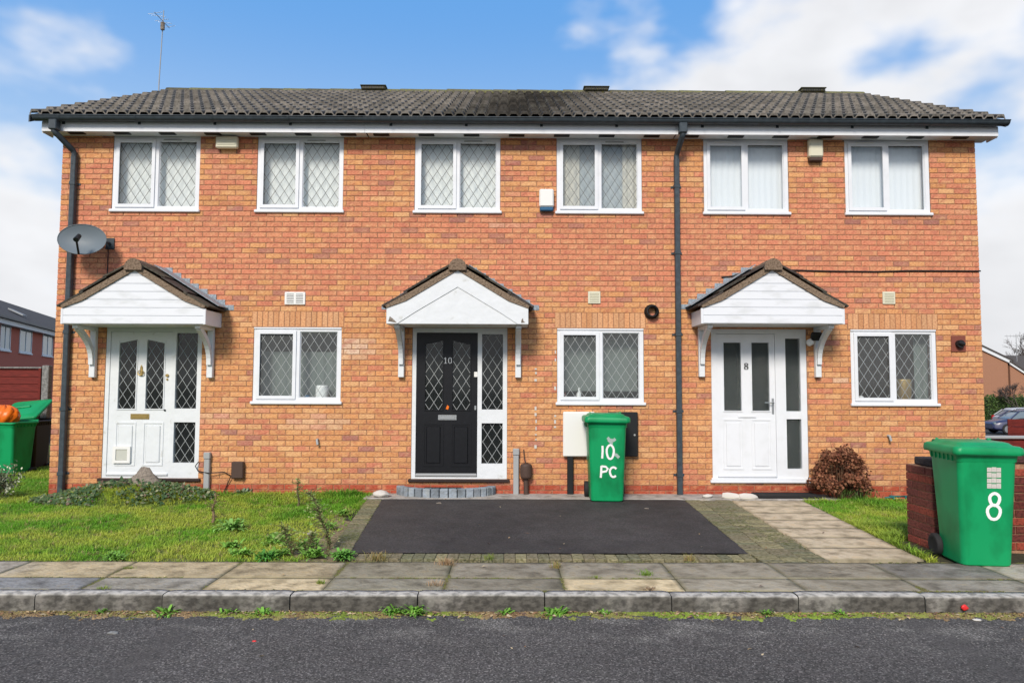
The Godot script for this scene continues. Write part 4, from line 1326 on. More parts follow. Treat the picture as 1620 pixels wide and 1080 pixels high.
func build_ground() -> void:
	# land to the horizon, falling away behind the houses
	var g := MB.new()
	var rows := []
	var cols := []
	for zz in [300.0, 60.0, 20.0, -8.9, -11.0, -13.0, -16.0, -19.0, -22.0, -26.0, -40.0, -60.0, -120.0, -400.0]:
		var r := PackedVector3Array()
		var cc := PackedColorArray()
		for i in 21:
			r.append(Vector3(-400.0 + 40.0 * i, ground_h(0, zz), zz)); cc.append(Color(0.07, 0.075, 0.06))
		rows.append(r); cols.append(cc)
	g.surf(rows, false, cols)
	structure("ground", g, M.asphalt)
	var rd := sheet(-14, 14, KERB_Z + 0.0, 10.0, 0.06, func(x, z): return ROAD_Y + 0.006 * nv(x, z, 0.004) + minf(0.02, (z - KERB_Z) * 0.012), func(x, z):
		var k: float = 0.215 * (1.0 + 0.22 * nv(x, z, 0.006) + 0.12 * nv(x, z, 0.05, 3))
		var pale: float = smoothstep(0.1, 0.45, nv(x, z * 2.5, 0.03, 5) + 0.12 * nv(x, z, 0.2, 6)) * smoothstep(5.7, 5.2, z + 0.3 * nv(x, 0, 0.01, 7)) * 0.7
		return Color(k, k * 0.915, k * 0.84).lerp(Color(0.42, 0.39, 0.345), pale))
	structure("road", rd, M.asphalt)
	var far := MB.new()
	far.col = Color(0.1, 0.1, 0.1)
	for sgn in [-1, 1]:
		var xa: float = 14.0 * sgn
		var xb: float = 90.0 * sgn
		far.quad(Vector3(minf(xa, xb), ROAD_Y - 0.004, 10), Vector3(maxf(xa, xb), ROAD_Y - 0.004, 10), Vector3(maxf(xa, xb), ROAD_Y - 0.004, KERB_Z + 0.1), Vector3(minf(xa, xb), ROAD_Y - 0.004, KERB_Z + 0.1))
	far.quad(Vector3(-90, ROAD_Y - 0.004, 30), Vector3(90, ROAD_Y - 0.004, 30), Vector3(90, ROAD_Y - 0.004, 10), Vector3(-90, ROAD_Y - 0.004, 10))
	structure("road_beyond", far, M.asphalt)
	# kerb stones
	var kerb := Node3D.new()
	kerb.name = numbered("kerb"); add_child(kerb); kerb.set_meta("kind", "structure")
	for k in range(-9, 10):
		var xa := 0.19 + 0.915 * k
		var b := MB.new()
		var rr := []
		var cc := []
		var n := 24
		var gap := 0.004
		var prof := [Vector2(-0.3, 0.0), Vector2(-0.02, 0.0), Vector2(0.03, 0.006), Vector2(0.085, 0.022), Vector2(0.108, 0.03), Vector2(0.122, 0.08), Vector2(0.1255, 0.125), Vector2(0.126, 0.126), Vector2(0.001, 0.1265), Vector2(0.0, 0.1)]
		var dz := rng.randf_range(-0.006, 0.006)
		var dyk := rng.randf_range(-0.004, 0.003)
		for p in [[-0.3, KERB_Z], [-0.1, KERB_Z], [-0.03, KERB_Z - 0.001], [-0.014, KERB_Z - 0.003], [-0.005, KERB_Z - 0.009], [0.0, KERB_Z - 0.02], [0.0015, KERB_Z - 0.07], [0.0, KERB_Z - 0.125], [-0.2, KERB_Z - 0.127]]:
			var r := PackedVector3Array()
			var c2 := PackedColorArray()
			for i in n + 1:
				var u := i / float(n)
				var x: float = xa + gap + (0.915 - 2 * gap) * u
				var endr: float = 0.006 * (1.0 if i == 0 or i == n else 0.0)
				var wob := 0.004 * nv(x, p[0] + p[1], 0.06)
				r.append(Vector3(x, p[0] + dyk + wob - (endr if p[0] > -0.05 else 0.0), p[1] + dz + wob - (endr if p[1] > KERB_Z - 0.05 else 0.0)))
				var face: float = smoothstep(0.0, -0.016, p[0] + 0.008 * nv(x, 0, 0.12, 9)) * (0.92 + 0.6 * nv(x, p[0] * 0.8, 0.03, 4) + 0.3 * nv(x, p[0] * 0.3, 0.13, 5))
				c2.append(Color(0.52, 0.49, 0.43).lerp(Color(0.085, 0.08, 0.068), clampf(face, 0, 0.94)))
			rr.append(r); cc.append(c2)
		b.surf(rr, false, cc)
		for e in [0, n]:
			var ring := []
			for r in rr: ring.append(r[e])
			b.col = Color(0.1, 0.1, 0.09)
			b.fan(ring, Vector3(-1 if e == 0 else 1, 0, 0))
		obj("kerb_stone", b, M.kerb, kerb)
	# bedding below slabs
	var bed := MB.new()
	bed.col = Color(0.13, 0.13, 0.06)
	bed.box(Vector3(-14, -0.2, 3.862), Vector3(14, -0.008, KERB_Z - 0.126))
	structure("pavement_bed", bed, M.soil)
	# pavement slabs, two rows
	var pave := Node3D.new()
	pave.name = numbered("pavement"); add_child(pave); pave.set_meta("kind", "structure")
	var tan := Color(0.60, 0.485, 0.30)
	var dk := Color(0.31, 0.275, 0.21)
	var gy := Color(0.42, 0.38, 0.31)
	var back := {-4: gy, -3: tan * 0.9, -2: tan * 0.82, -1: tan * 0.72, 0: Color(0.28, 0.25, 0.18), 1: dk, 2: dk, 3: dk, 4: dk * 0.95, 5: Color(0.2, 0.185, 0.16)}
	var front := {-4: gy, -3: Color(0.26, 0.26, 0.255), -2: Color(0.38, 0.35, 0.29), -1: tan * 1.05, 0: Color(0.29, 0.265, 0.2), 1: Color(0.26, 0.235, 0.18), 2: tan * 1.15, 3: dk * 1.2, 4: dk * 1.1, 5: gy * 0.8}
	for k in range(-9, 10):
		for row in 2:
			var xa := JOINT + 0.893 * k
			var xb := xa + 0.893
			var za := 3.865 if row == 0 else 4.385
			var zb := 4.38 if row == 0 else 4.73
			var g2 := 0.004
			var b := MB.new()
			var def: Color = [gy, dk, tan * 0.8][(k * 7 + row * 3 + 90) % 3]
			var col: Color = (back if row == 0 else front).get(k, def) as Color
			var rr := []
			var cc := []
			var nx := 22
			var nzr := 10
			var tiltx := rng.randf_range(-0.004, 0.004)
			var lift := rng.randf_range(-0.004, 0.002)
			for j in nzr + 3:
				var r := PackedVector3Array()
				var c2 := PackedColorArray()
				var v := clampf((j - 1) / float(nzr), 0, 1)
				for i in nx + 3:
					var u := clampf((i - 1) / float(nx), 0, 1)
					var edge := i == 0 or j == 0 or i == nx + 2 or j == nzr + 2
					var near_edge := i == 1 or j == 1 or i == nx + 1 or j == nzr + 1
					var x := lerpf(xa + g2, xb - g2, u)
					var z := lerpf(za + g2, zb - g2, v)
					r.append(Vector3(x, (-0.05 if edge else -0.003 if near_edge else 0.0) + lift + tiltx * (u - 0.5) + 0.0015 * nv(x, z, 0.03), z))
					var stain := smoothstep(-0.15, 0.45, nv(x, z, 0.012, k + row * 3.0) + 0.2 * nv(x, z, 0.06, 2))
					var cl := col.lerp(col * 0.62 + Color(0.02, 0.018, 0.012), stain * 0.55)
					var pale := smoothstep(0.3, 0.6, nv(x, z, 0.014, 20.0 + k)) * 0.35
					cl = cl.lerp(Color(0.36, 0.35, 0.32), pale)
					var rim: float = maxf(absf(u - 0.5) * 2.0 - 0.93, (absf(v - 0.5) * 2.0 - 0.86) * 0.5) * 12.0 + 0.3 * nv(x, z, 0.08, 8)
					c2.append(cl.lerp(Color(0.17, 0.165, 0.085), clampf(rim, 0, 0.45)))
				rr.append(r); cc.append(c2)
			b.surf(rr, false, cc)
			obj("paving_slab", b, M.slab, pave)
	# plot behind the pavement
	var lawn := sheet(-24, -1.5, -8.5, 3.86, 0.15, func(x, z): return -0.035 + 0.03 * nv(x, z, 0.006) + lawn_rise(x, z), func(x, z): return Color(0.14, 0.2, 0.035).lerp(Color(0.42, 0.33, 0.19), clampf(bare(x, z), 0, 1)))
	structure("lawn", lawn, M.soil)
	var pl := MB.new()
	pl.col = Color(0.08, 0.07, 0.05)
	pl.box(Vector3(-1.98, -0.21, -8.5), Vector3(24, -0.045, 3.861))
	structure("soil", pl, M.soil)
	var l2 := sheet(3.5, 6.2, 0.42, 3.86, 0.15, func(x, z): return -0.02 + 0.02 * nv(x, z, 0.01), func(_x, _z): return Color(0.09, 0.08, 0.04))
	structure("side_lawn", l2, M.soil)
	# driveway
	var rows2 := []
	var cols2 := []
	for j in 65:
		var z := lerpf(0.45, 3.56, j / 64.0)
		var r := PackedVector3Array()
		var cc := PackedColorArray()
		for i in 81:
			var x := lerpf(drive_left(z), drive_right(z), i / 80.0)
			var rim: float = maxf(0.0, absf(i - 40.0) - 38.0) / 2.0
			x += rim * 0.014 * nv(z, i, 0.09, 14)
			z = lerpf(0.45, 3.56, j / 64.0) + (0.012 * nv(x, 3.0, 0.09, 15) if j >= 63 else 0.0)
			r.append(Vector3(x, 0.004 - 0.006 * rim + 0.006 * nv(x, z, 0.008), z))
			var k: float = 0.085 * (1.0 + 0.3 * nv(x, z, 0.008, 6) + 0.3 * nv(x, z, 0.035, 7) + 0.2 * nv(x, z, 0.11, 8))
			var dust := smoothstep(0.05, 0.6, nv(x, z, 0.006, 12)) * 0.3 + smoothstep(0.2, 0.5, nv(x, z, 0.05, 13)) * 0.12
			cc.append(Color(k, k * 0.91, k * 0.88).lerp(Color(0.13, 0.12, 0.105), dust))
		rows2.append(r); cols2.append(cc)
	var db := MB.new()
	db.surf(rows2, false, cols2)
	structure("driveway", db, M.drive)
	# block paving edges
	var ed := Node3D.new()
	ed.name = numbered("driveway_edging"); add_child(ed); ed.set_meta("kind", "structure")
	var kinds := []
	for i in 10:
		var b := MB.new()
		b.col = [Color(0.225, 0.2, 0.135), Color(0.18, 0.165, 0.115), Color(0.26, 0.23, 0.15), Color(0.165, 0.16, 0.11), Color(0.21, 0.18, 0.13)][i % 5] * 1.3 * rng.randf_range(0.85, 1.1)
		b.cbox(Vector3(-0.5, -0.08, -0.5) * Vector3(0.197, 1, 0.097), Vector3(0.5, 0.0, 0.5) * Vector3(0.197, 1, 0.097), 0.005)
		kinds.append(b.mesh())
	var lay := func(x: float, z: float, turned: bool, skew: float, parent: Node, sx: float = 1.0) -> void:
		var o := obj("paver", kinds[rng.randi_range(0, 9)], M.paver, parent)
		o.position = Vector3(x, 0.0 + rng.randf_range(-0.004, 0.003), z)
		o.rotation = Vector3(rng.randf_range(-0.01, 0.01), (PI / 2 if turned else 0.0) + skew + rng.randf_range(-0.01, 0.01), 0)
		o.scale.x = sx
	for i in 31:
		var z := 0.5 + i * 0.1
		lay.call(drive_left(z) - 0.1, z, false, 0.0, ed)
		for c in 3: lay.call(drive_right(z) + 0.104 + c * 0.2, z + (0.05 if c == 1 else 0.0), false, 0.0, ed)
	for i in 36:
		var x := -1.46 + i * 0.1
		lay.call(x, 3.665, true, 0.0, ed)
	for c in 3:
		for i in 3: lay.call(drive_right(3.6) + 0.104 + c * 0.2 + 0.02, 3.6 + i * 0.1 + (0.05 if c == 1 else 0.0), false, 0.0, ed)
	# slab path to number 8
	var path := Node3D.new()
	path.name = numbered("path"); add_child(path); path.set_meta("kind", "structure")
	for i in 7:
		var za := 0.46 + i * 0.47
		var zb := za + 0.465
		var b := MB.new()
		var rr := []
		var cc := []
		for j in 9:
			var r := PackedVector3Array()
			var c2 := PackedColorArray()
			var v := clampf((j - 1) / 6.0, 0, 1)
			for q in 19:
				var u := clampf((q - 1) / 16.0, 0, 1)
				var z := lerpf(za, zb, v)
				var xl := drive_right(z) + 0.625
				var xr := lerpf(3.82, 3.56, clampf((z - 0.45) / 3.1, 0, 1))
				var x := lerpf(xl, xr, u)
				r.append(Vector3(x, -0.05 if j == 0 or j == 8 or q == 0 or q == 18 else -0.003 if j == 1 or j == 7 else 0.001 + 0.002 * nv(x, z, 0.02), z))
				var s := smoothstep(-0.2, 0.5, nv(x, z, 0.014, 40.0 + i))
				c2.append(Color(0.58, 0.48, 0.34).lerp(Color(0.43, 0.36, 0.26), s * 0.7).lerp(Color(0.1, 0.1, 0.05), 0.5 if j <= 1 or j >= 7 else 0.0))
			rr.append(r); cc.append(c2)
		b.surf(rr, false, cc)
		obj("paving_slab", b, M.slab, path)
	# concrete strip along the wall
	var cs := MB.new()
	cs.col = Color(0.4, 0.38, 0.35)
	cs.cbox(Vector3(-2.0, -0.06, -0.005), Vector3(4.35, 0.012, 0.449), 0.006)
	structure("concrete_strip", cs, M.slab)

func lawn_rise(x: float, z: float) -> float:
	var d := Vector2((x + 5.0) / 1.15, (z - 0.45) / 0.55).length()
	return 0.16 * maxf(0.0, 1.0 - d * d) + 0.03 * smoothstep(1.2, 0.0, z) * smoothstep(-6.6, -5.5, x)

func bare(x: float, z: float) -> float:  # worn soil along the drive edge
	var d := (drive_left(z) - 0.2) - x
	return smoothstep(0.55, 0.05, d + 0.25 * nv(x, z, 0.03, 30)) * smoothstep(0.6, 1.6, z) + 0.7 * smoothstep(0.35, 0.6, nv(x, z, 0.018, 31)) * smoothstep(-3.6, -2.6, x) * smoothstep(1.5, 3.0, z)

func build_grass() -> void:
	var tuft := MB.new()
	var r2 := RandomNumberGenerator.new()
	r2.seed = 5
	for i in 9:
		var a := TAU * i / 9.0 + r2.randf()
		var base := Vector3(cos(a), 0, sin(a)) * r2.randf_range(0.0, 0.016)
		var lean := Vector3(cos(a + r2.randf_range(-1, 1)), 0, sin(a + r2.randf_range(-1, 1))) * r2.randf_range(0.01, 0.04)
		var hgt := r2.randf_range(0.025, 0.055)
		var s := lean.cross(Vector3.UP).normalized() * 0.0022
		var m := base + lean * 0.35 + Vector3(0, hgt * 0.7, 0)
		var tip := base + lean + Vector3(0, hgt, 0)
		tuft.quad(base - s, base + s, m + s * 0.8, m - s * 0.8)
		tuft.tri(m - s * 0.8, m + s * 0.8, tip)
	var xf := []
	var cols := []
	for zone in [[-10.5, -1.85, -3.5, 3.84, 64000], [3.55, 6.1, 0.45, 3.8, 14000]]:
		for i in zone[4]:
			var x := rng.randf_range(zone[0], zone[1])
			var z := rng.randf_range(zone[2], zone[3])
			if zone[0] < 0:
				if x > drive_left(z) - 0.2: continue
				if z < 0.05 and x > -6.5: continue
				if rng.randf() < bare(x, z) * 0.9: continue
			else:
				if x < lerpf(3.84, 3.58, clampf((z - 0.45) / 3.1, 0, 1)): continue
				if x > 3.66 and z > 2.9: continue
			var p := nv(x, z, 0.012, 50)
			var q := nv(x, z, 0.05, 51)
			var tall := 1.0 + 0.9 * smoothstep(0.0, 0.5, nv(x, z, 0.008, 52)) * smoothstep(-3.6, -2.6, x) + 0.5 * smoothstep(1.1, 0.3, z)
			var sc := rng.randf_range(0.55, 1.05) * tall
			var y := -0.04 + 0.03 * nv(x, z, 0.006) + lawn_rise(x, z) if zone[0] < 0 else -0.02 + 0.02 * nv(x, z, 0.01)
			xf.append(Transform3D(Basis(Vector3.UP, rng.randf() * TAU).scaled(Vector3(sc * 1.15, sc * rng.randf_range(0.7, 1.1), sc * 1.15)), Vector3(x, y, z)))
			var c := Color(0.155, 0.37, 0.022).lerp(Color(0.43, 0.50, 0.065), clampf(0.5 + 1.7 * p + 0.7 * q, 0, 1))
			if rng.randf() < 0.07: c = Color(0.45, 0.38, 0.15)
			c = c.lerp(Color(0.10, 0.26, 0.025), 0.6 * smoothstep(1.2, 1.9, tall))
			cols.append(c * rng.randf_range(0.75, 1.2))
	stuff(scatter("grass", tuft, M.grass_blade, xf, cols))
	# moss and litter along the kerb foot
	var clump := MB.new()
	for i in 7:
		var a := r2.randf() * TAU
		var c := Vector3(cos(a), 0, sin(a)) * r2.randf_range(0, 0.02)
		var s := r2.randf_range(0.006, 0.013)
		var ring := []
		for k in 5: ring.append(c + Vector3(cos(TAU * k / 5) * s, 0.0, sin(TAU * k / 5) * s * 0.9))
		for k in 5: clump.tri(ring[(k + 1) % 5], ring[k], c + Vector3(0, s * 0.8, 0))
	xf = []
	cols = []
	for i in 9000:
		var x := rng.randf_range(-5.2, 5.2)
		var w := 0.085 + 0.06 * nv(x, 0, 0.012, 60) + 0.03 * nv(x, 0, 0.08, 61)
		var z := KERB_Z + 0.004 + w * absf(rng.randfn(0, 0.55))
		if nv(x, z, 0.05, 64) < -0.12 and z > KERB_Z + 0.05: continue
		xf.append(Transform3D(Basis(Vector3.UP, rng.randf() * TAU).scaled(Vector3.ONE * rng.randf_range(0.5, 1.4)), Vector3(x, ROAD_Y + 0.001 + minf(0.02, (z - KERB_Z) * 0.012), z)))
		var c := Color(0.18, 0.25, 0.03).lerp(Color(0.24, 0.16, 0.08), clampf(0.5 + 1.6 * nv(x, z, 0.02, 62) + rng.randf_range(-0.25, 0.25), 0, 1))
		cols.append(c * rng.randf_range(0.6, 1.2))
	# moss in the slab joints
	for i in 4200:
		var x := rng.randf_range(-5, 5)
		var z := 4.382 + rng.randfn(0, 0.006)
		var pick := rng.randf()
		if pick < 0.3: z = KERB_Z - 0.128 + rng.randfn(0, 0.008)
		elif pick < 0.5: z = 3.862 + rng.randfn(0, 0.02)
		elif pick < 0.75:
			x = JOINT + 0.893 * rng.randi_range(-5, 5) + rng.randfn(0, 0.007)
			z = rng.randf_range(3.87, 4.73)
		if nv(x, z, 0.02, 70) < 0.02: continue
		xf.append(Transform3D(Basis(Vector3.UP, rng.randf() * TAU).scaled(Vector3.ONE * rng.randf_range(0.3, 0.8)), Vector3(x, -0.006, z)))
		cols.append(Color(0.13, 0.15, 0.03).lerp(Color(0.12, 0.09, 0.045), rng.randf()) * rng.randf_range(0.7, 1.2))
	# mossy film over the block edging
	for i in 2600:
		var z := rng.randf_range(0.5, 3.85)
		var x := drive_left(z) - rng.randf_range(-0.01, 0.22) if rng.randf() < 0.45 else drive_right(z) + rng.randf_range(0.0, 0.62)
		if z > 3.56: x = rng.randf_range(-1.55, 2.7)
		if nv(x, z, 0.02, 71) < 0.1: continue
		xf.append(Transform3D(Basis(Vector3.UP, rng.randf() * TAU).scaled(Vector3(0.6, 0.25, 0.6) * rng.randf_range(0.4, 1.0)), Vector3(x, 0.001, z)))
		cols.append(Color(0.14, 0.15, 0.05) * rng.randf_range(0.6, 1.1))
	stuff(scatter("moss", clump, M.plain_vc, xf, cols))
	# fallen leaf scraps and stalks along the gutter
	var scrap := MB.new()
	scrap.quad(Vector3(-0.02, 0.002, 0.0), Vector3(0, 0.006, 0.009), Vector3(0.022, 0.0, 0.0), Vector3(0, 0.004, -0.009))
	xf = []
	cols = []
	for i in 1500:
		var x := rng.randf_range(-5.2, 5.2)
		var z := KERB_Z + absf(rng.randfn(0.03, 0.05)) + 0.01
		if i > 1380: z = rng.randf_range(0.1, 6.6)
		var y := ROAD_Y + 0.012 if z > KERB_Z else 0.008
		if i > 1380 and x < -1.9 and z < 3.8: continue
		if nv(x, 0, 0.012, 66) < -0.25 and i <= 1380: continue
		var st := 2.4 if rng.randf() < 0.2 else 1.0
		xf.append(Transform3D(Basis.from_euler(Vector3(rng.randf_range(-0.3, 0.3), rng.randf() * TAU, rng.randf_range(-0.3, 0.3))).scaled_local(Vector3(st, 1, 0.3 if st > 2 else 1.0) * rng.randf_range(0.4, 1.1)), Vector3(x, y, z)))
		cols.append([Color(0.3, 0.16, 0.08), Color(0.42, 0.3, 0.16), Color(0.5, 0.4, 0.25), Color(0.16, 0.1, 0.07)][rng.randi_range(0, 3)])
	stuff(scatter("leaf_litter", scrap, M.dry_leaf, xf, cols))
	# pale chips of stone worn out of the road
	var chip := MB.new()
	chip.cbox(Vector3(-0.005, -0.002, -0.004), Vector3(0.005, 0.002, 0.004), 0.0012)
	xf = []
	cols = []
	for i in 3600:
		var x := rng.randf_range(-5.0, 5.0)
		var z := rng.randf_range(4.95, 7.4)
		if rng.randf() < 0.5: z = 5.0 + absf(rng.randfn(0, 0.25))
		xf.append(Transform3D(Basis(Vector3.UP, rng.randf() * TAU).scaled(Vector3.ONE * rng.randf_range(0.2, 0.7)), Vector3(x, ROAD_Y + 0.0012 + 0.006 * nv(x, z, 0.004) + minf(0.02, (z - KERB_Z) * 0.012), z)))
		cols.append(Color(0.26, 0.25, 0.235) * rng.randf_range(0.4, 1.2))
	stuff(scatter("road_grit", chip, M.plain_vc, xf, cols))

# ---------------------------------------------------------------- plants
func leaf_quad(b: MB, at: Vector3, dir: Vector3, nrm: Vector3, l: float, w: float) -> void:
	var s := dir.cross(nrm).normalized() * w / 2
	var m := at + dir * l * 0.5 + nrm * l * 0.08
	b.quad(at, m + s, at + dir * l, m - s)

func rand_dir() -> Vector3:
	return Vector3(rng.randfn(), rng.randfn(), rng.randfn()).normalized()

func rosette(called: String, label: String, at: Vector3, n: int, l: float, col: Color, group := "weeds rooted along the kerb and pavement") -> void:
	var t := thing(called, label, "weed", at, 0, group)
	var b := MB.new()
	for i in n * 2:
		var a := rng.randf() * TAU
		var up := rng.randf_range(0.1, 1.3)
		var d := Vector3(cos(a), up, sin(a)).normalized()
		var ll := l * rng.randf_range(0.35, 1.0)
		b.col = col * rng.randf_range(0.6, 1.3)
		var s := Vector3(-sin(a), 0, cos(a)) * ll * rng.randf_range(0.07, 0.13)
		var p0 := Vector3(rng.randfn(), 0, rng.randfn()) * l * 0.22
		var p1 := p0 + d * ll * 0.4
		var p2 := p0 + d * ll * 0.75 - Vector3(0, ll * 0.06, 0)
		var p3 := p0 + d * ll + Vector3(0, -ll * 0.28, 0)
		b.quad(p0 - s * 0.25, p0 + s * 0.25, p1 + s, p1 - s)
		b.quad(p1 - s, p1 + s, p2 + s * 0.8, p2 - s * 0.8)
		b.tri(p2 - s * 0.8, p2 + s * 0.8, p3)
	obj("leaves", b, M.leaf, t)

func tuft_of(called: String, label: String, at: Vector3, n: int, h: float, spread: float, cola: Color, colb: Color) -> void:
	var t := thing(called, label, "grass tuft", at, 0, "grass tufts in the paving joints")
	var b := MB.new()
	for i in n:
		var a := rng.randf() * TAU
		var base := Vector3(rng.randfn() * spread * 0.35, 0, rng.randfn() * spread * 0.15)
		var lean := Vector3(cos(a), 0, sin(a)) * rng.randf_range(0.2, 1.0) * spread
		var hh := h * rng.randf_range(0.4, 1.0)
		var s := lean.cross(Vector3.UP).normalized() * 0.0018
		b.col = cola.lerp(colb, rng.randf())
		var m := base + lean * 0.4 + Vector3(0, hh * 0.75, 0)
		b.quad(base - s, base + s, m + s, m - s)
		b.tri(m - s, m + s, base + lean + Vector3(0, hh, 0))
	obj("blades", b, M.grass_blade, t)

func stalk_weed(called: String, label: String, at: Vector3, h: float, lean: Vector3, leaves: int, dry: bool) -> void:
	var t := thing(called, label, "weed", at, 0, "tall weeds at the lawn's end")
	var b := MB.new()
	b.col = Color(0.12, 0.1, 0.05) if not dry else Color(0.22, 0.16, 0.09)
	var pts := []
	for i in 8:
		var u := i / 7.0
		pts.append(Vector3(lean.x * u * u + 0.012 * sin(u * 9.0), h * u, lean.z * u * u))
	b.tube(pts, [0.018, 0.015, 0.013, 0.011, 0.009, 0.007, 0.005, 0.003], 6)
	var lf := MB.new()
	for i in leaves:
		var u := rng.randf_range(0.12, 1.0)
		var k := mini(int(u * 7), 6)
		var p: Vector3 = pts[k].lerp(pts[k + 1], fmod(u * 7, 1.0))
		var a := rng.randf() * TAU
		var d := Vector3(cos(a), rng.randf_range(-0.3, 0.7), sin(a)).normalized()
		var reach := rng.randf_range(0.02, 0.13) * (1.1 - 0.3 * u)
		if i % 3 == 0:
			b.tube([p, p + d * reach], [0.003, 0.0015], 4)
			p += d * reach
		lf.col = (Color(0.2, 0.33, 0.08) if rng.randf() < 0.65 else Color(0.36, 0.38, 0.16)) * rng.randf_range(0.7, 1.2)
		if dry: lf.col = Color(0.28, 0.2, 0.1) * rng.randf_range(0.6, 1.2)
		leaf_quad(lf, p, d, rand_dir(), rng.randf_range(0.02, 0.045), rng.randf_range(0.008, 0.017))
	obj("stem", b, M.twig, t)
	obj("leaves", lf, M.leaf, t)

func build_plants() -> void:
	# ivy mound under the left door with its stone
	var iv := thing("ivy_patch", "low mound of dark ivy under the white door with the cat flap", "ivy", Vector3(-5.05, 0, 0.5))
	var b := MB.new()
	for i in 2600:
		var a := rng.randf() * TAU
		var r := sqrt(rng.randf())
		var x := cos(a) * r * 1.2 - 0.08
		var z := sin(a) * r * 0.5
		if nv(x, z, 0.02, 80) < -0.28: continue
		var y := lawn_rise(x - 5.05, z + 0.5) + rng.randf_range(-0.01, 0.07) * (1.1 - r)
		var n := (Vector3(0, 1, 0.5) + rand_dir() * 0.7).normalized()
		var d := n.cross(rand_dir()).normalized()
		var c := Color(0.035, 0.085, 0.03).lerp(Color(0.11, 0.16, 0.06), rng.randf())
		if rng.randf() < 0.13: c = Color(0.26, 0.27, 0.15)
		if rng.randf() < 0.08: c = Color(0.14, 0.09, 0.06)
		b.col = c
		leaf_quad(b, Vector3(x, y, z), d, n, rng.randf_range(0.03, 0.06), rng.randf_range(0.025, 0.05))
	obj("leaves", b, M.leaf, iv)
	for q in [[Vector3(-4.95, 0.12, 0.32), Vector3(0.26, 0.27, 0.16), "large tan stone lying in the ivy in front of the left door", "stone"], [Vector3(-5.3, 0.13, 0.3), Vector3(0.08, 0.07, 0.07), "small pale stone left of the larger stone in the ivy", "stone"]]:
		var rb := MB.new()
		var rows := []
		for j in 9:
			var ring := PackedVector3Array()
			var ph := PI * j / 8.0
			for i in 14:
				var th := TAU * i / 14
				var d := Vector3(sin(ph) * cos(th), cos(ph), sin(ph) * sin(th))
				var k := 1.0 + 0.28 * nz.get_noise_3d(d.x * 90 + q[0].x * 50, d.y * 90, d.z * 90)
				var tap := 1.0 - 0.45 * clampf(d.y, 0, 1)
				ring.append(d * Vector3(tap, 1, tap) * q[1] * k)
			rows.append(ring)
		rb.surf(rows, true)
		var o := tag(obj("stone", rb, M.rock), q[2], q[3]) as Node3D
		o.position = q[0]
	# pale bush by the left bins
	var bu := thing("shrub", "small pale variegated shrub in front of the left green bin", "shrub", Vector3(-6.93, -0.02, 0.35))
	b = MB.new()
	var st := MB.new()
	st.col = Color(0.12, 0.09, 0.06)
	for i in 40:
		var a := rng.randf() * TAU
		var tip := Vector3(cos(a) * rng.randf_range(0.1, 0.4), rng.randf_range(0.1, 0.46), sin(a) * rng.randf_range(0.1, 0.3))
		st.tube([Vector3(cos(a), 0, sin(a)) * 0.03, tip * 0.5 + Vector3(0, 0.05, 0), tip], [0.006, 0.004, 0.002], 5)
		for k in 30:
			var p := tip * rng.randf_range(0.45, 1.05) + rand_dir() * 0.05
			b.col = Color(0.55, 0.57, 0.42) * rng.randf_range(0.6, 1.2) if rng.randf() < 0.45 else Color(0.09, 0.13, 0.06) * rng.randf_range(0.6, 1.4)
			leaf_quad(b, p, rand_dir(), rand_dir(), rng.randf_range(0.03, 0.06), rng.randf_range(0.016, 0.03))
	obj("stems", st, M.twig, bu)
	obj("leaves", b, M.leaf, bu)
	# brown hydrangea by number 8
	var hy := thing("hydrangea", "brown withered hydrangea bush beside the white door of number 8", "bush", Vector3(4.42, 0, 0.26))
	st = MB.new()
	st.col = Color(0.13, 0.075, 0.045)
	for i in 44:
		var a := rng.randf() * TAU
		var r := sqrt(rng.randf())
		var top := Vector3(cos(a) * r * 0.37, 0.27 + 0.34 * (1.0 - r * r) + rng.randf_range(-0.08, 0.05), sin(a) * r * 0.25)
		if i > 24: top.y *= 0.55
		st.tube([Vector3(cos(a) * 0.1 * r, -0.03, sin(a) * 0.08 * r), top * 0.6 + Vector3(0, -0.02, 0), top], [0.006, 0.005, 0.003], 5)
		var hd := MB.new()
		for k in 95:
			var d := rand_dir()
			d.y = d.y * 0.8
			hd.col = Color(0.17, 0.058, 0.03).lerp(Color(0.40, 0.2, 0.11), rng.randf() * rng.randf()) * rng.randf_range(0.55, 1.2)
			var p := top + d * rng.randf_range(0.045, 0.088)
			leaf_quad(hd, p, (rand_dir() + d * 0.4).normalized(), (d + rand_dir() * 0.5).normalized(), rng.randf_range(0.03, 0.052), rng.randf_range(0.026, 0.042))
		obj("flower_head", hd, M.dry_leaf, hy)
	st.tube([Vector3(-0.05, 0.5, 0), Vector3(-0.12, 0.78, 0)], [0.004, 0.002], 5)
	obj("stems", st, M.twig, hy)
	var gl := MB.new()
	for k in 160:
		var p := Vector3(rng.randf_range(-0.1, 0.45), rng.randf_range(-0.02, 0.1), rng.randf_range(-0.05, 0.28))
		gl.col = Color(0.11, 0.2, 0.04) * rng.randf_range(0.6, 1.2)
		leaf_quad(gl, p, (Vector3.UP + rand_dir() * 0.6).normalized(), rand_dir(), 0.09, 0.008)
	obj("new_leaves", gl, M.leaf, hy)
	# weeds at the end of the lawn
	stalk_weed("tall_weed", "tallest leggy weed at the lawn's end, leaning left beside the driveway", Vector3(-1.72, -0.02, 3.42), 0.54, Vector3(-0.2, 0, -0.02), 420, false)
	stalk_weed("tall_weed", "shorter dark-stemmed weed left of the tallest weed by the driveway", Vector3(-2.02, -0.02, 3.55), 0.26, Vector3(-0.1, 0, 0), 260, false)
	stalk_weed("tall_weed", "short leafy weed between the two leggy weeds by the driveway", Vector3(-1.87, -0.02, 3.52), 0.2, Vector3(0.03, 0, 0), 220, false)
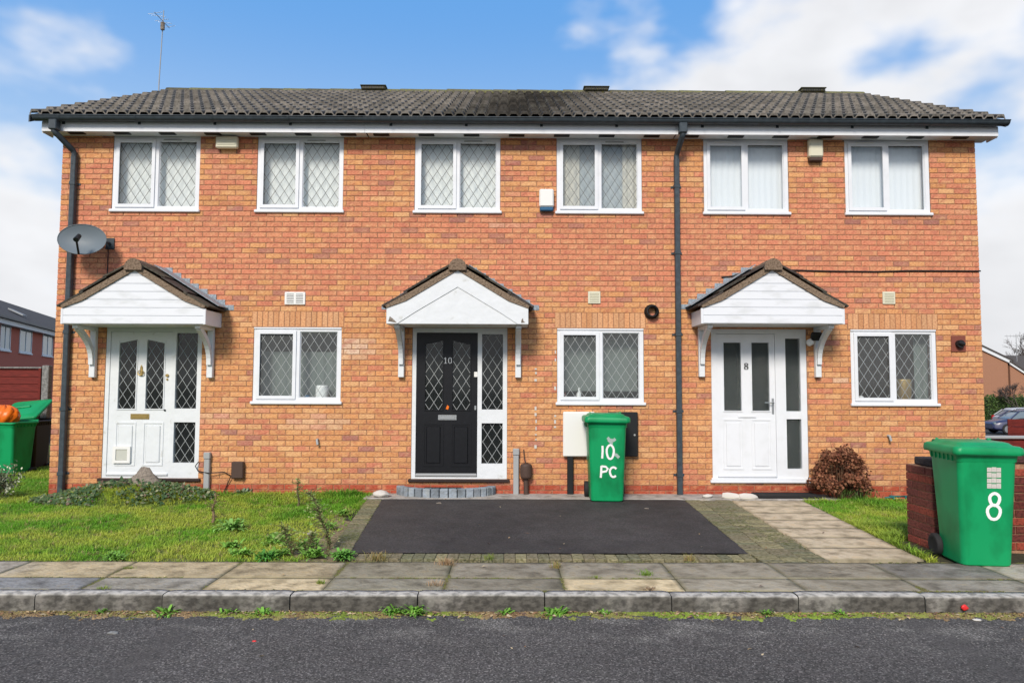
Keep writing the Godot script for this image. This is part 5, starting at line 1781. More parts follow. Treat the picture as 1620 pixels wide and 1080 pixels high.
	stalk_weed("tall_weed", "pale flowering weed in mid lawn with straw-coloured top", Vector3(-3.35, -0.02, 2.0), 0.30, Vector3(0.02, 0, 0), 60, true)
	stalk_weed("tall_weed", "thin weed growing near the plinth behind the leggy weeds", Vector3(-2.72, -0.02, 0.9), 0.34, Vector3(-0.02, 0, 0), 110, false)
	rosette("leafy_weed", "clump of dark round leaves at the lawn's front edge", Vector3(-2.18, -0.01, 3.72), 90, 0.13, Color(0.09, 0.28, 0.04), "weeds on the lawn's front edge")
	rosette("leafy_weed", "bright spiky clump at the driveway's near left corner", Vector3(-1.52, 0.0, 3.74), 90, 0.14, Color(0.13, 0.32, 0.05), "weeds on the lawn's front edge")
	rosette("leafy_weed", "pale green thistle rosette in the right half of the lawn", Vector3(-3.0, -0.01, 2.35), 50, 0.2, Color(0.22, 0.42, 0.09), "weeds on the lawn's front edge")
	rosette("leafy_weed", "grey-green rosette just behind the leggy weeds", Vector3(-2.3, -0.01, 3.05), 50, 0.16, Color(0.21, 0.4, 0.07), "weeds on the lawn's front edge")
	for q in [[-2.45, 3.6, "low bright groundsel at the lawn's front edge, left of the dark clump", 0.13], [-1.95, 3.25, "fresh green seedling clump behind the short leafy weed", 0.15], [-1.8, 3.62, "bright low greenery round the foot of the tallest leggy weed", 0.14], [-2.12, 3.62, "bright low greenery round the foot of the shorter dark-stemmed weed", 0.14], [-2.65, 3.3, "pale green low clump in the worn front of the lawn", 0.13], [-1.98, 2.3, "small bright clump on the bare soil beside the drive edging", 0.11], [-2.02, 1.5, "small clump half way up the drive's left edging", 0.1], [-3.5, 3.74, "flat green clump on the lawn's front edge at mid lawn", 0.12]]:
		rosette("leafy_weed", q[2], Vector3(q[0], -0.01, q[1]), 60, q[3], Color(0.19, 0.38, 0.06), "weeds on the lawn's front edge")
	rosette("leafy_weed", "variegated sprig at the plinth below the brown junction box", Vector3(-3.72, 0.02, 0.08), 20, 0.15, Color(0.18, 0.24, 0.14), "weeds on the lawn's front edge")
	# weeds under the kerb
	var names := ["leftmost dandelion rosette at the foot of the kerb", "biggest dandelion rosette at the kerb, on the left", "flat weed at the kerb below the second joint", "flat weed at the kerb below the pale paint scrape", "long low patch of bright leaves under the kerb before the driveway", "leafy weed adjoining the bright patch below the kerb", "small weed at the kerb foot left of the driveway's middle", "bright weed at the kerb foot below the tan slab", "small weed at the kerb foot right of the bright one", "low weed at the kerb foot near the right kerb joint", "last small weed under the kerb, furthest to the right"]
	var xs := [-2.97, -2.5, -2.06, -1.82, -0.74, -0.9, -0.1, 0.28, 0.62, 1.78, 2.3]
	var sz := [0.05, 0.1, 0.055, 0.07, 0.09, 0.085, 0.06, 0.09, 0.05, 0.06, 0.05]
	for i in xs.size():
		rosette("kerb_weed", names[i], Vector3(xs[i], ROAD_Y + 0.004, KERB_Z + 0.035), 30 if sz[i] > 0.08 else 20, sz[i] * 1.45, Color(0.17, 0.36, 0.05))
	# tufts in the joints
	var gr := Color(0.15, 0.25, 0.03)
	var yl := Color(0.28, 0.3, 0.06)
	var dr := Color(0.4, 0.25, 0.13)
	tuft_of("grass_tuft", "dry reddish tuft at the back joint in front of the driveway", Vector3(-0.6, -0.01, 3.98), 90, 0.08, 0.09, dr, Color(0.45, 0.32, 0.2))
	tuft_of("grass_tuft", "dry straw tuft on the front slabs near the kerb", Vector3(-0.62, -0.01, 4.6), 60, 0.06, 0.09, dr, Color(0.5, 0.42, 0.3))
	tuft_of("grass_tuft", "small dry tuft in the middle of the back slabs", Vector3(0.33, -0.01, 4.05), 70, 0.06, 0.06, dr, yl)
	tuft_of("grass_tuft", "bright green tuft in the joint right of the driveway's middle", Vector3(1.02, -0.01, 4.3), 80, 0.06, 0.08, gr, Color(0.2, 0.32, 0.05))
	tuft_of("grass_tuft", "thin green tuft left of the bright tuft in the same joint", Vector3(0.62, -0.01, 4.37), 40, 0.03, 0.06, gr, yl)
	tuft_of("grass_tuft", "yellow tuft at the driveway's front right edge", Vector3(1.5, -0.01, 3.77), 60, 0.07, 0.07, yl, dr)
	tuft_of("grass_tuft", "yellowish tuft at the left end of the block edging", Vector3(-1.2, -0.01, 3.77), 90, 0.08, 0.12, yl, dr)
	tuft_of("grass_tuft", "sparse tuft on the block edging left of its middle", Vector3(-0.24, -0.01, 3.76), 45, 0.06, 0.08, yl, gr)
	tuft_of("grass_tuft", "green tuft on the left pavement joint beside the lawn", Vector3(-3.18, -0.01, 4.12), 70, 0.03, 0.06, gr, yl)
	tuft_of("grass_tuft", "low tuft by the kerb edge at the left of the pavement", Vector3(-3.05, -0.01, 4.72), 50, 0.035, 0.07, gr, yl)
	tuft_of("grass_tuft", "green tuft at the end of the tan slab's left joint", Vector3(-1.5, -0.01, 4.55), 60, 0.04, 0.05, gr, yl)
	tuft_of("grass_tuft", "dark dead tuft at the kerb edge on the tan slab", Vector3(0.98, -0.01, 4.7), 60, 0.03, 0.08, Color(0.15, 0.1, 0.08), dr)

# ---------------------------------------------------------------- bins and small things
func rr_ring(y: float, hw: float, hd: float, r: float, cz := 0.0) -> PackedVector3Array:
	var ring := PackedVector3Array()
	for q in 4:
		for i in 5:
			var a := PI / 2 * (q + i / 4.0)
			ring.append(Vector3((hw - r) * [1, -1, -1, 1][q] + cos(a) * r, y, cz + (hd - r) * [1, 1, -1, -1][q] + sin(a) * r))
	return ring

func bin(label: String, at: Vector3, turn: float, m: Material, closed: bool) -> Node3D:
	var t := thing("wheelie_bin", label, "wheelie bin", at, turn)
	var b := MB.new()
	b.surf([rr_ring(0.012, 0.15, 0.15, 0.04), rr_ring(0.0, 0.19, 0.19, 0.05), rr_ring(0.02, 0.205, 0.205, 0.05), rr_ring(0.90, 0.238, 0.262, 0.045), rr_ring(0.905, 0.246, 0.27, 0.045), rr_ring(0.955, 0.252, 0.277, 0.045), rr_ring(0.96, 0.268, 0.293, 0.05), rr_ring(0.99, 0.27, 0.295, 0.05), rr_ring(0.992, 0.23, 0.25, 0.04), rr_ring(0.9, 0.225, 0.245, 0.04), rr_ring(0.05, 0.19, 0.19, 0.04), rr_ring(0.04, 0.01, 0.01, 0.004)], true)
	obj("body", b, m, t)
	for i in 6:
		for s in [-1, 1]:
			var rb := MB.new()
			rb.box(Vector3(s * 0.2525 - 0.006, 0.905, -0.2 + i * 0.075), Vector3(s * 0.2525 + 0.006, 0.957, -0.193 + i * 0.075))
			obj("rim_rib", rb, m, t)
	for s in [-1, 1]:
		var w := MB.new()
		var rows := []
		for e in [[-0.028, 0.02], [-0.028, 0.07], [-0.026, 0.092], [-0.018, 0.1], [0.018, 0.1], [0.026, 0.092], [0.028, 0.07], [0.02, 0.06], [0.02, 0.015], [0.02, 0.001]]:
			var ring := PackedVector3Array()
			for i in 22: ring.append(Vector3(s * (0.232 + e[0]), 0.1 + sin(TAU * i / 22) * e[1], -0.215 + cos(TAU * i / 22) * e[1]))
			rows.append(ring)
		w.surf(rows, true)
		obj("wheel", w, M.rubber, t)
	var hd := MB.new()
	hd.tube([Vector3(-0.2, 0.97, -0.29), Vector3(-0.2, 1.0, -0.345), Vector3(0.2, 1.0, -0.345), Vector3(0.2, 0.97, -0.29)], 0.015, 8)
	obj("handle", hd, m, t)
	var axle := MB.new()
	axle.tube([Vector3(-0.2, 0.1, -0.215), Vector3(0.2, 0.1, -0.215)], 0.012, 8)
	obj("axle", axle, M.rubber, t)
	if closed:
		var l := MB.new()
		l.surf([rr_ring(0.965, 0.272, 0.297, 0.05), rr_ring(0.962, 0.285, 0.312, 0.055), rr_ring(0.985, 0.290, 0.318, 0.06), rr_ring(1.022, 0.286, 0.314, 0.06), rr_ring(1.036, 0.268, 0.296, 0.06), rr_ring(1.04, 0.235, 0.262, 0.06, -0.005), rr_ring(1.062, 0.215, 0.235, 0.06, -0.01), rr_ring(1.07, 0.19, 0.205, 0.06, -0.01), rr_ring(1.072, 0.01, 0.01, 0.004, -0.01)], true)
		l.tube([Vector3(-0.18, 1.02, -0.32), Vector3(-0.18, 1.045, -0.30), Vector3(-0.18, 1.06, -0.24)], 0.018, 8)
		l.tube([Vector3(0.18, 1.02, -0.32), Vector3(0.18, 1.055, -0.30), Vector3(0.18, 1.06, -0.24)], 0.018, 8)
		l.tube([Vector3(0.2, 1.04, -0.1), Vector3(0.2, 1.085, -0.1)], [0.02, 0.016], 10)
		obj("lid", l, m, t)
	return t

func front_z(y: float) -> float:  # front face of a bin, local
	return lerpf(0.205, 0.262, (y - 0.02) / 0.88)

func brushed(t: Node3D, called: String, lines: Array, w: float, m: Material, k0 := 0) -> void:
	# hand-painted strokes laid on the sloping front
	var tilt := atan((0.262 - 0.205) / 0.88)
	var k := k0
	for ln in lines:
		var b := MB.new()
		var pts := []
		var closed: bool = ln[0]
		for i in range(1, ln.size()): pts.append(ln[i])
		b.strip(pts, w, closed, 0.0)
		var o := obj(called, b, m, t)
		o.rotation.x = tilt
		o.position = Vector3(0, 0.02, front_z(0.02) + 0.0022 + 0.0006 * k)
		k += 1

func oval(c: Vector2, rx: float, ry: float, n := 16, a0 := 0.0, a1 := TAU) -> Array:
	var p := []
	var full := is_equal_approx(a1 - a0, TAU)
	for i in (n if full else n + 1):
		var a := a0 + (a1 - a0) * i / float(n)
		p.append(c + Vector2(cos(a) * rx * (1 + 0.06 * sin(3 * a)), sin(a) * ry))
	return p

func build_bins() -> void:
	var t10 := bin("green wheelie bin painted 10 PC in front of the meter boxes", Vector3(1.218, 0.008, 0.47), -2.0, M.bin_green, true)
	t10.scale = Vector3(1.03, 1.06, 1.03)
	brushed(t10, "grey_smear", [[false] + [Vector2(0.0, 0.765), Vector2(0.03, 0.735), Vector2(0.075, 0.73), Vector2(0.1, 0.75)], [false] + [Vector2(0.01, 0.74), Vector2(0.05, 0.7), Vector2(0.045, 0.66)], [false] + [Vector2(0.06, 0.565), Vector2(0.11, 0.555), Vector2(0.145, 0.52)]], 0.038, M.grey_smear)
	var dg := []
	dg.append([false, Vector2(-0.062, 0.665), Vector2(-0.06, 0.6), Vector2(-0.066, 0.51)])
	dg.append([true] + oval(Vector2(0.035, 0.59), 0.045, 0.085))
	dg.append([false, Vector2(-0.075, 0.42), Vector2(-0.078, 0.35), Vector2(-0.083, 0.275)])
	dg.append([false] + [Vector2(-0.075, 0.415), Vector2(-0.02, 0.41), Vector2(0.005, 0.385), Vector2(-0.015, 0.355), Vector2(-0.07, 0.345)])
	dg.append([false] + oval(Vector2(0.075, 0.345), 0.045, 0.06, 10, 0.7, TAU - 0.8))
	brushed(t10, "painted_mark", dg, 0.026, M.white_brush_paint, 4)
	var sm := MB.new()
	sm.strip([Vector2(-0.07, 0.92), Vector2(-0.05, 0.7), Vector2(-0.08, 0.5)], 0.05)
	var so := obj("paint_drip", sm, M.grey_smear, t10)
	so.transform = Transform3D(Basis(Vector3.UP, -PI / 2), Vector3(-0.243, 0.0, 0.13))
	so.rotation.z = 0.0
	var t8 := bin("large green wheelie bin painted 8 with a white label, on the pavement at right", Vector3(3.985, -0.005, 3.79), -6.0, M.bin_green, true)
	t8.scale = Vector3(0.985, 0.975, 0.985)
	brushed(t8, "painted_number", [[true] + oval(Vector2(0.052, 0.565), 0.040, 0.052, 16), [true] + oval(Vector2(0.045, 0.455), 0.052, 0.062, 16)], 0.026, M.white_brush_paint)
	var tilt := atan((0.262 - 0.205) / 0.88)
	for i in 3:
		for j in 4:
			var lb := MB.new()
			var y0 := 0.66 + j * 0.047
			var lx := -0.01 + i * 0.038
			lb.box(Vector3(lx, y0, 0.0), Vector3(lx + 0.036, y0 + 0.041 - 0.004 * ((i + j) % 2), 0.0015))
			var o := obj("label_piece", lb, M.white_cloth, t8)
			o.rotation.x = tilt
			o.position = Vector3(0, 0.02, front_z(0.02) + 0.0022)
			for k in 2:
				var ln := MB.new()
				ln.box(Vector3(lx + 0.005, y0 + 0.01 + 0.013 * k, 0.0016), Vector3(lx + 0.03 - 0.006 * ((i * 3 + j + k) % 3), y0 + 0.0125 + 0.013 * k, 0.0019))
				obj("print_line", ln, M.grey_plastic, o)
	# bins at the far left, by the fence
	var ba := bin("open green wheelie bin at the left edge stuffed with an orange bag", Vector3(-8.57, -0.13, -2.35), -4.0, M.bin_green, false)
	ba.scale = Vector3(1.05, 1.0, 1.05)
	var bb := bin("dark brown wheelie bin with raised green lid, beside the house corner", Vector3(-8.76, -0.14, -3.12), 4.0, M.bin_brown, false)
	bb.scale = Vector3(1.05, 1.0, 1.0)
	var lid := MB.new()
	lid.surf([rr_ring(0.0, 0.33, 0.34, 0.06), rr_ring(0.03, 0.335, 0.345, 0.06), rr_ring(0.045, 0.315, 0.325, 0.06), rr_ring(0.045, 0.27, 0.28, 0.06), rr_ring(0.07, 0.25, 0.26, 0.06), rr_ring(0.073, 0.01, 0.01, 0.004)], true)
	lid.surf([rr_ring(0.0, 0.33, 0.34, 0.06), rr_ring(0.025, 0.29, 0.30, 0.06), rr_ring(0.03, 0.01, 0.01, 0.004)], true)
	lid.cbox(Vector3(-0.3, 0.07, -0.05), Vector3(0.1, 0.095, 0.0), 0.01)
	var lo := obj("lid", lid, M.bin_green, bb)
	lo.transform = Transform3D(Basis(Vector3(0, 0, 1), deg_to_rad(6)) * Basis(Vector3(1, 0, 0), deg_to_rad(27)), Vector3(-0.08, 1.15, 0.0))
	var bag := MB.new()
	var rows := []
	for j in 11:
		var ring := PackedVector3Array()
		var ph := PI * j / 10.0
		for i in 26:
			var th := TAU * i / 26
			var d := Vector3(sin(ph) * cos(th), cos(ph), sin(ph) * sin(th))
			var k := 1.0 + 0.22 * nz.get_noise_3d(d.x * 160, d.y * 260, d.z * 160) + 0.05 * sin(th * 9 + 5 * d.y)
			ring.append(d * Vector3(0.235, 0.19, 0.2) * k)
		rows.append(ring)
	bag.surf(rows, true)
	(tag(obj("rubbish_bag", bag, M.orange_bag), "bulging orange plastic bag in the open green bin on the left", "bag") as Node3D).position = Vector3(-8.70, 0.95, -2.35)
	var wb := MB.new()
	rows = []
	for j in 7:
		var ring := PackedVector3Array()
		var ph := PI * j / 6.0
		for i in 12:
			var th := TAU * i / 12
			ring.append(Vector3(sin(ph) * cos(th) * 0.12, cos(ph) * 0.1, sin(ph) * sin(th) * 0.12) * (1 + 0.2 * nz.get_noise_2d(i * 40.0, j * 60.0)))
		rows.append(ring)
	wb.surf(rows, true)
	(tag(obj("rubbish_bag", wb, M.white_cloth), "white bag poking out beside the orange bag, at the left edge", "bag") as Node3D).position = Vector3(-8.93, 0.88, -2.25)
	bin("green wheelie bin behind the red garden wall at the right edge", Vector3(9.5, -0.2, -2.4), 20.0, M.bin_green, true)

func build_small() -> void:
	# curved step of grey blocks at the black door
	var t := thing("door_step", "curved step edged with grey blocks below the black door", "step", Vector3(-0.93, 0, 0))
	var f := MB.new()
	f.col = Color(0.16, 0.155, 0.15)
	var poly := PackedVector2Array()
	for i in 17:
		var a := PI * i / 16.0
		poly.append(Vector2(cos(a) * 0.57, sin(a) * 0.28 + 0.02))
	f.prism(poly, 0.0, 0.085, Transform3D(Basis(Vector3(1, 0, 0), Vector3(0, 0, 1), Vector3(0, -1, 0)), Vector3(0, 0.085, 0)))
	obj("tread", f, M.slab, t)
	for i in 17:
		var a := PI * (0.03 + 0.94 * i / 16.0)
		var p := Vector3(cos(a) * 0.63, 0.062, sin(a) * 0.335 + 0.02)
		var tang := Vector3(-sin(a) * 0.63, 0, cos(a) * 0.335).normalized()
		var b := MB.new()
		b.col = Color(0.27, 0.31, 0.35) * rng.randf_range(0.75, 1.2)
		var wb2: float = Vector2(-sin(a) * 0.63, cos(a) * 0.335).length() * PI * 0.94 / 16.0 * 0.93
		b.cboxt(Vector3(wb2, 0.125, 0.11), 0.008, Transform3D(Basis(tang, Vector3.UP, tang.cross(Vector3.UP)), p))
		obj("step_block", b, M.slab, t)
	var dm := MB.new()
	dm.cbox(Vector3(-1.23, 0.088, 0.05), Vector3(-0.72, 0.105, 0.25), 0.006)
	tag(obj("door_mat", dm, M.mat_black), "black mat lying on the curved step of number 10", "door mat")
	dm = MB.new()
	dm.cbox(Vector3(3.28, 0.013, 0.06), Vector3(4.12, 0.05, 0.40), 0.008)
	tag(obj("door_mat", dm, M.mat_black), "dark mat in front of the white plastic door of number 8", "door mat")
	# shoes
	for q in [[Vector3(2.93, 0.014, 0.36), 70.0, "left one of two pale slip-on shoes outside number 8"], [Vector3(3.13, 0.014, 0.40), 100.0, "right one of two pale slip-on shoes outside number 8"]]:
		var sh := thing("shoe", q[2], "shoe", q[0], q[1], "pale shoes outside number 8")
		var b := MB.new()
		var rows := []
		for e in [[-0.13, 0.02, 0.028], [-0.125, 0.055, 0.034], [-0.06, 0.065, 0.036], [0.0, 0.06, 0.042], [0.05, 0.055, 0.048], [0.1, 0.04, 0.042], [0.13, 0.02, 0.02]]:
			var ring := PackedVector3Array()
			for i in 12:
				var a := PI * i / 11.0
				ring.append(Vector3(cos(a) * e[2], 0.008 + sin(a) * e[1], e[0]))
			rows.append(ring)
		b.surf(rows)
		obj("upper", b, M.white_cloth, sh)
		var so := MB.new()
		var sp := PackedVector2Array()
		for i in 18:
			var a := TAU * i / 18
			sp.append(Vector2(cos(a) * 0.046, sin(a) * 0.138))
		so.prism(sp, 0.0, 0.009, Transform3D(Basis(Vector3(1, 0, 0), Vector3(0, 0, 1), Vector3(0, -1, 0)), Vector3(0, 0.009, 0)))
		obj("sole", so, M.cream_plastic, sh)
	# litter
	var crumple := func(called: String, label: String, cat: String, at: Vector3, s: Vector3, m: Material, sd: float) -> void:
		var b := MB.new()
		var rows := []
		for j in 7:
			var ring := PackedVector3Array()
			var ph := PI * j / 6.0
			for i in 14:
				var th := TAU * i / 14
				var d := Vector3(sin(ph) * cos(th), cos(ph), sin(ph) * sin(th))
				ring.append(d * s * (1.0 + 0.5 * nz.get_noise_3d(d.x * 150 + sd, d.y * 150, d.z * 150)))
			rows.append(ring)
		b.surf(rows, true)
		(tag(obj(called, b, m), label, cat) as Node3D).position = at
	crumple.call("crumpled_bag", "crumpled white carrier bag on the ground left of the curved step", "litter", Vector3(-1.78, 0.05, 0.33), Vector3(0.11, 0.05, 0.09), M.white_cloth, 3.0)
	crumple.call("crumpled_paper", "crumpled white paper on the strip right of the middle downpipe", "litter", Vector3(2.62, 0.03, 0.3), Vector3(0.07, 0.025, 0.05), M.white_cloth, 13.0)
	crumple.call("red_wrapper", "bright red wrapper lying against the kerb at the right", "litter", Vector3(3.2, ROAD_Y + 0.05, KERB_Z + 0.02), Vector3(0.026, 0.02, 0.012), M.red_litter, 23.0)
	crumple.call("paper_scrap", "white scrap on the road below the red wrapper", "litter", Vector3(3.2, ROAD_Y + 0.008, KERB_Z + 0.16), Vector3(0.03, 0.008, 0.02), M.white_cloth, 33.0)
	crumple.call("paper_scrap", "grey flattened scrap on the road at the left", "litter", Vector3(-2.65, ROAD_Y + 0.012, 5.33), Vector3(0.035, 0.01, 0.022), M.concrete, 43.0)
	crumple.call("paper_scrap", "pale scrap in the grass among the leggy weeds", "litter", Vector3(-2.02, 0.05, 2.95), Vector3(0.022, 0.015, 0.015), M.white_cloth, 53.0)
	crumple.call("brown_leaf", "curled brown leaf on the driveway's right half", "leaf", Vector3(1.62, 0.012, 1.2), Vector3(0.03, 0.008, 0.016), M.rock, 63.0)
	crumple.call("brown_leaf", "small tan leaf on the driveway near the curved step", "leaf", Vector3(-0.95, 0.012, 0.85), Vector3(0.035, 0.01, 0.016), M.rock, 73.0)
	crumple.call("pink_scrap", "small pink scrap on the road, left of centre", "litter", Vector3(-1.68, ROAD_Y + 0.01, 5.47), Vector3(0.015, 0.005, 0.01), M.red_litter, 83.0)
	# hose
	var hp := []
	for i in 60:
		var u := i / 59.0
		hp.append(Vector3(4.95 + 0.62 * u + 0.05 * sin(u * 19), 0.03 + 0.012 * sin(u * 31), 0.36 + 0.12 * sin(u * 13) + 0.05 * cos(u * 29)))
	var hb := MB.new()
	hb.tube(hp, 0.013, 7)
	tag(obj("garden_hose", hb, M.teal_hose), "teal garden hose lying along the plinth right of the hydrangea", "hose")

# ---------------------------------------------------------------- walls, fence and what stands beyond
func brick_wall(called: String, label: String, at: Vector3, turn: float, len: float, h: float, thick: float, cap: bool, one_by_one: bool) -> void:
	var t := thing(called, label, "garden wall", at, turn)
	var core := MB.new()
	core.box(Vector3(0.012, -0.2, -thick + 0.012), Vector3(len - 0.012, h - 0.002, -0.012))
	var c := obj("core", core, M.mortar, t)
	var st := MB.new()
	var pick := func(k: int) -> Color: return (Color(0.30, 0.06, 0.035) if k == 0 or k == 3 or k == 9 else Color(0.15, 0.036, 0.028)) * rng.randf_range(0.75, 1.15)
	var rows := int(h / 0.075)
	for k in rows:
		var y0 := 0.075 * k + 0.005
		for side in 4:
			var ll: float = len if side % 2 == 0 else thick
			var tf: Transform3D = [Transform3D(Basis(), Vector3(0, 0, 0)), Transform3D(Basis(Vector3.UP, PI / 2), Vector3(len, 0, 0)), Transform3D(Basis(Vector3.UP, PI), Vector3(len, 0, -thick)), Transform3D(Basis(Vector3.UP, -PI / 2), Vector3(0, 0, -thick))][side]
			var x := -(0.1125 if k % 2 else 0.0)
			while x < ll:
				var a := maxf(x, 0.002 if side % 2 == 0 else 0.012)
				var e := minf(x + 0.215, ll - (0.002 if side % 2 == 0 else 0.012))
				if e - a > 0.02:
					if one_by_one and side != 2:
						var sb := MB.new()
						sb.col = pick.call(k)
						sb.brick(a, e, y0, y0 + 0.065, rng.randf_range(-0.002, 0.002), 0.02, tf)
						obj("brick", sb, M.old_brick, c)
					else:
						st.col = pick.call(k)
						st.brick(a, e, y0, y0 + 0.065, rng.randf_range(-0.002, 0.002), 0.02, tf)
				x += 0.225
	if st.v.size(): stuff(obj("brickwork", st, M.old_brick, c))
	if cap:
		var n := int(ceil(len / 0.225))
		for i in n:
			var cb := MB.new()
			cb.col = Color(0.1, 0.045, 0.04) * rng.randf_range(0.8, 1.2)
			cb.cbox(Vector3(i * 0.225, h + 0.002, -thick - 0.015), Vector3(minf(i * 0.225 + 0.218, len), h + 0.07, 0.015), 0.008)
			obj("coping_brick", cb, M.old_brick, t)

func far_window(parent: Node, x: float, y: float, w: float, h: float, z: float) -> void:
	var b := MB.new()
	b.holes(Rect2(x, y, w, h), [Rect2(x + 0.07, y + 0.07, w / 2 - 0.1, h - 0.14), Rect2(x + w / 2 + 0.03, y + 0.07, w / 2 - 0.1, h - 0.14)], z - 0.05, z + 0.03)
	b.box(Vector3(x - 0.05, y - 0.06, z - 0.04), Vector3(x + w + 0.05, y - 0.001, z + 0.07))
	var win := obj("window", b, M.white_paint, parent)
	for k in 2:
		var g := MB.new()
		var gx := x + 0.07 + k * (w / 2 - 0.04)
		g.box(Vector3(gx, y + 0.07, z + 0.003), Vector3(gx + w / 2 - 0.1, y + h - 0.07, z + 0.012))
		obj("pane", g, M.far_glass, win)

func bare_tree(called: String, label: String, at: Vector3, h: float, spread: float, sd: int, thick := 0.12) -> void:
	var t := thing(called, label, "tree", at, 0, "bare winter trees behind the houses")
	var r := RandomNumberGenerator.new()
	r.seed = sd
	var tr := MB.new()
	tr.col = Color(0.085, 0.07, 0.06)
	var tw := MB.new()
	var todo := [[Vector3.ZERO, Vector3(0, 1, 0), h * 0.3, thick, 0]]
	while todo:
		var q: Array = todo.pop_back()
		var p: Vector3 = q[0]
		var d: Vector3 = q[1]
		var e: Vector3 = p + d * q[2]
		var m: Vector3 = (p + e) / 2 + Vector3(r.randfn(), 0, r.randfn()) * q[2] * 0.06
		if q[4] < 2: tr.tube([p, m, e], [q[3], q[3] * 0.85, q[3] * 0.7], 6, false)
		else:
			tw.col = Color(0.13, 0.10, 0.085) * r.randf_range(0.7, 1.2)
			tw.tube([p, m, e], [q[3], q[3] * 0.8, q[3] * 0.5], 3, false)
		if q[4] < 5:
			for i in (4 if q[4] < 3 else 4):
				var nd: Vector3 = (d + Vector3(r.randfn() * spread, r.randf_range(-0.1, 0.5), r.randfn() * spread)).normalized()
				todo.append([p.lerp(e, r.randf_range(0.55, 1.0)), nd, q[2] * r.randf_range(0.55, 0.8), maxf(q[3] * 0.55, 0.009 if h < 7 else 0.02), q[4] + 1])
	obj("trunk", tr, M.twig, t)
	obj("crown", tw, M.twig, t)

func car(called: String, label: String, at: Vector3, turn: float, paint: Material) -> void:
	var t := thing(called, label, "car", at, turn, "cars parked on the far road")
	var loft := func(b: MB, secs: Array) -> void:
		var rows := []
		for s in secs:  # x, y0, y1, half width at bottom, at top
			var ring := PackedVector3Array()
			for q in [[-1.0, 0.0], [-1.02, 0.25], [-1.0, 0.7], [-0.9, 0.97], [-0.6, 1.0], [0.6, 1.0], [0.9, 0.97], [1.0, 0.7], [1.02, 0.25], [1.0, 0.0]]:
				ring.append(Vector3(s[0], lerpf(s[1], s[2], q[1]), lerpf(s[3], s[4], q[1]) * q[0]))
			rows.append(ring)
		b.surf(rows, true)
		b.fan(Array(rows[0]), Vector3(-1, 0, 0)); b.fan(Array(rows[-1]), Vector3(1, 0, 0))
	var b := MB.new()
	loft.call(b, [[-1.98, 0.35, 0.62, 0.6, 0.55], [-1.9, 0.25, 0.74, 0.76, 0.7], [-1.5, 0.2, 0.84, 0.83, 0.78], [-0.95, 0.2, 0.93, 0.85, 0.8], [0.0, 0.2, 0.95, 0.86, 0.82], [1.2, 0.2, 0.98, 0.86, 0.8], [1.75, 0.25, 0.96, 0.82, 0.74], [1.92, 0.35, 0.86, 0.74, 0.66]])
	obj("body", b, paint, t)
	b = MB.new()
	loft.call(b, [[-1.05, 0.9, 0.94, 0.72, 0.72], [-0.45, 0.9, 1.38, 0.74, 0.6], [0.2, 0.9, 1.45, 0.74, 0.6], [1.1, 0.9, 1.42, 0.73, 0.58], [1.72, 0.9, 1.0, 0.68, 0.62]])
	obj("windows", b, M.car_glass, t)
	b = MB.new()
	loft.call(b, [[-0.5, 1.385, 1.40, 0.58, 0.52], [0.2, 1.44, 1.49, 0.6, 0.54], [1.1, 1.41, 1.46, 0.58, 0.52], [1.3, 1.3, 1.34, 0.57, 0.52]])
	for s in [-1, 1]:
		for px in [[-1.02, 0.94, -0.47, 1.4], [0.32, 0.94, 0.34, 1.44], [1.22, 0.98, 1.1, 1.42], [1.75, 0.98, 1.28, 1.34]]:
			b.tube([Vector3(px[0], px[1], s * 0.755), Vector3(px[2], px[3], s * 0.605)], 0.035, 6)
	obj("roof", b, paint, t)
	for x in [-1.25, 1.25]:
		for s in [-1, 1]:
			var w := MB.new()
			var rows := []
			for e in [[0.0, 0.31], [0.02, 0.32], [0.1, 0.32], [0.12, 0.29], [0.12, 0.22]]:
				var ring := PackedVector3Array()
				for i in 18: ring.append(Vector3(x + cos(TAU * i / 18) * e[1], 0.32 + sin(TAU * i / 18) * e[1], s * (0.76 + e[0])))
				rows.append(ring)
			w.surf(rows, true)
			w.fan(Array(rows[0]), Vector3(0, 0, -s))
			var wh := obj("wheel", w, M.rubber, t)
			var hub := MB.new()
			hub.tube([Vector3(x, 0.32, s * 0.86), Vector3(x, 0.32, s * 0.885)], 0.215, 14)
			obj("hub_cap", hub, M.steel, wh)
	for s in [-1, 1]:
		var l := MB.new()
		l.cbox(Vector3(1.78, 0.7, s * 0.66 - 0.1), Vector3(1.93, 0.95, s * 0.66 + 0.1), 0.03)
		obj("tail_lamp", l, M.red_lamp, t)
		l = MB.new()
		l.cbox(Vector3(-1.94, 0.58, s * 0.58 - 0.13), Vector3(-1.8, 0.72, s * 0.58 + 0.13), 0.03)
		obj("headlight", l, M.far_glass, t)

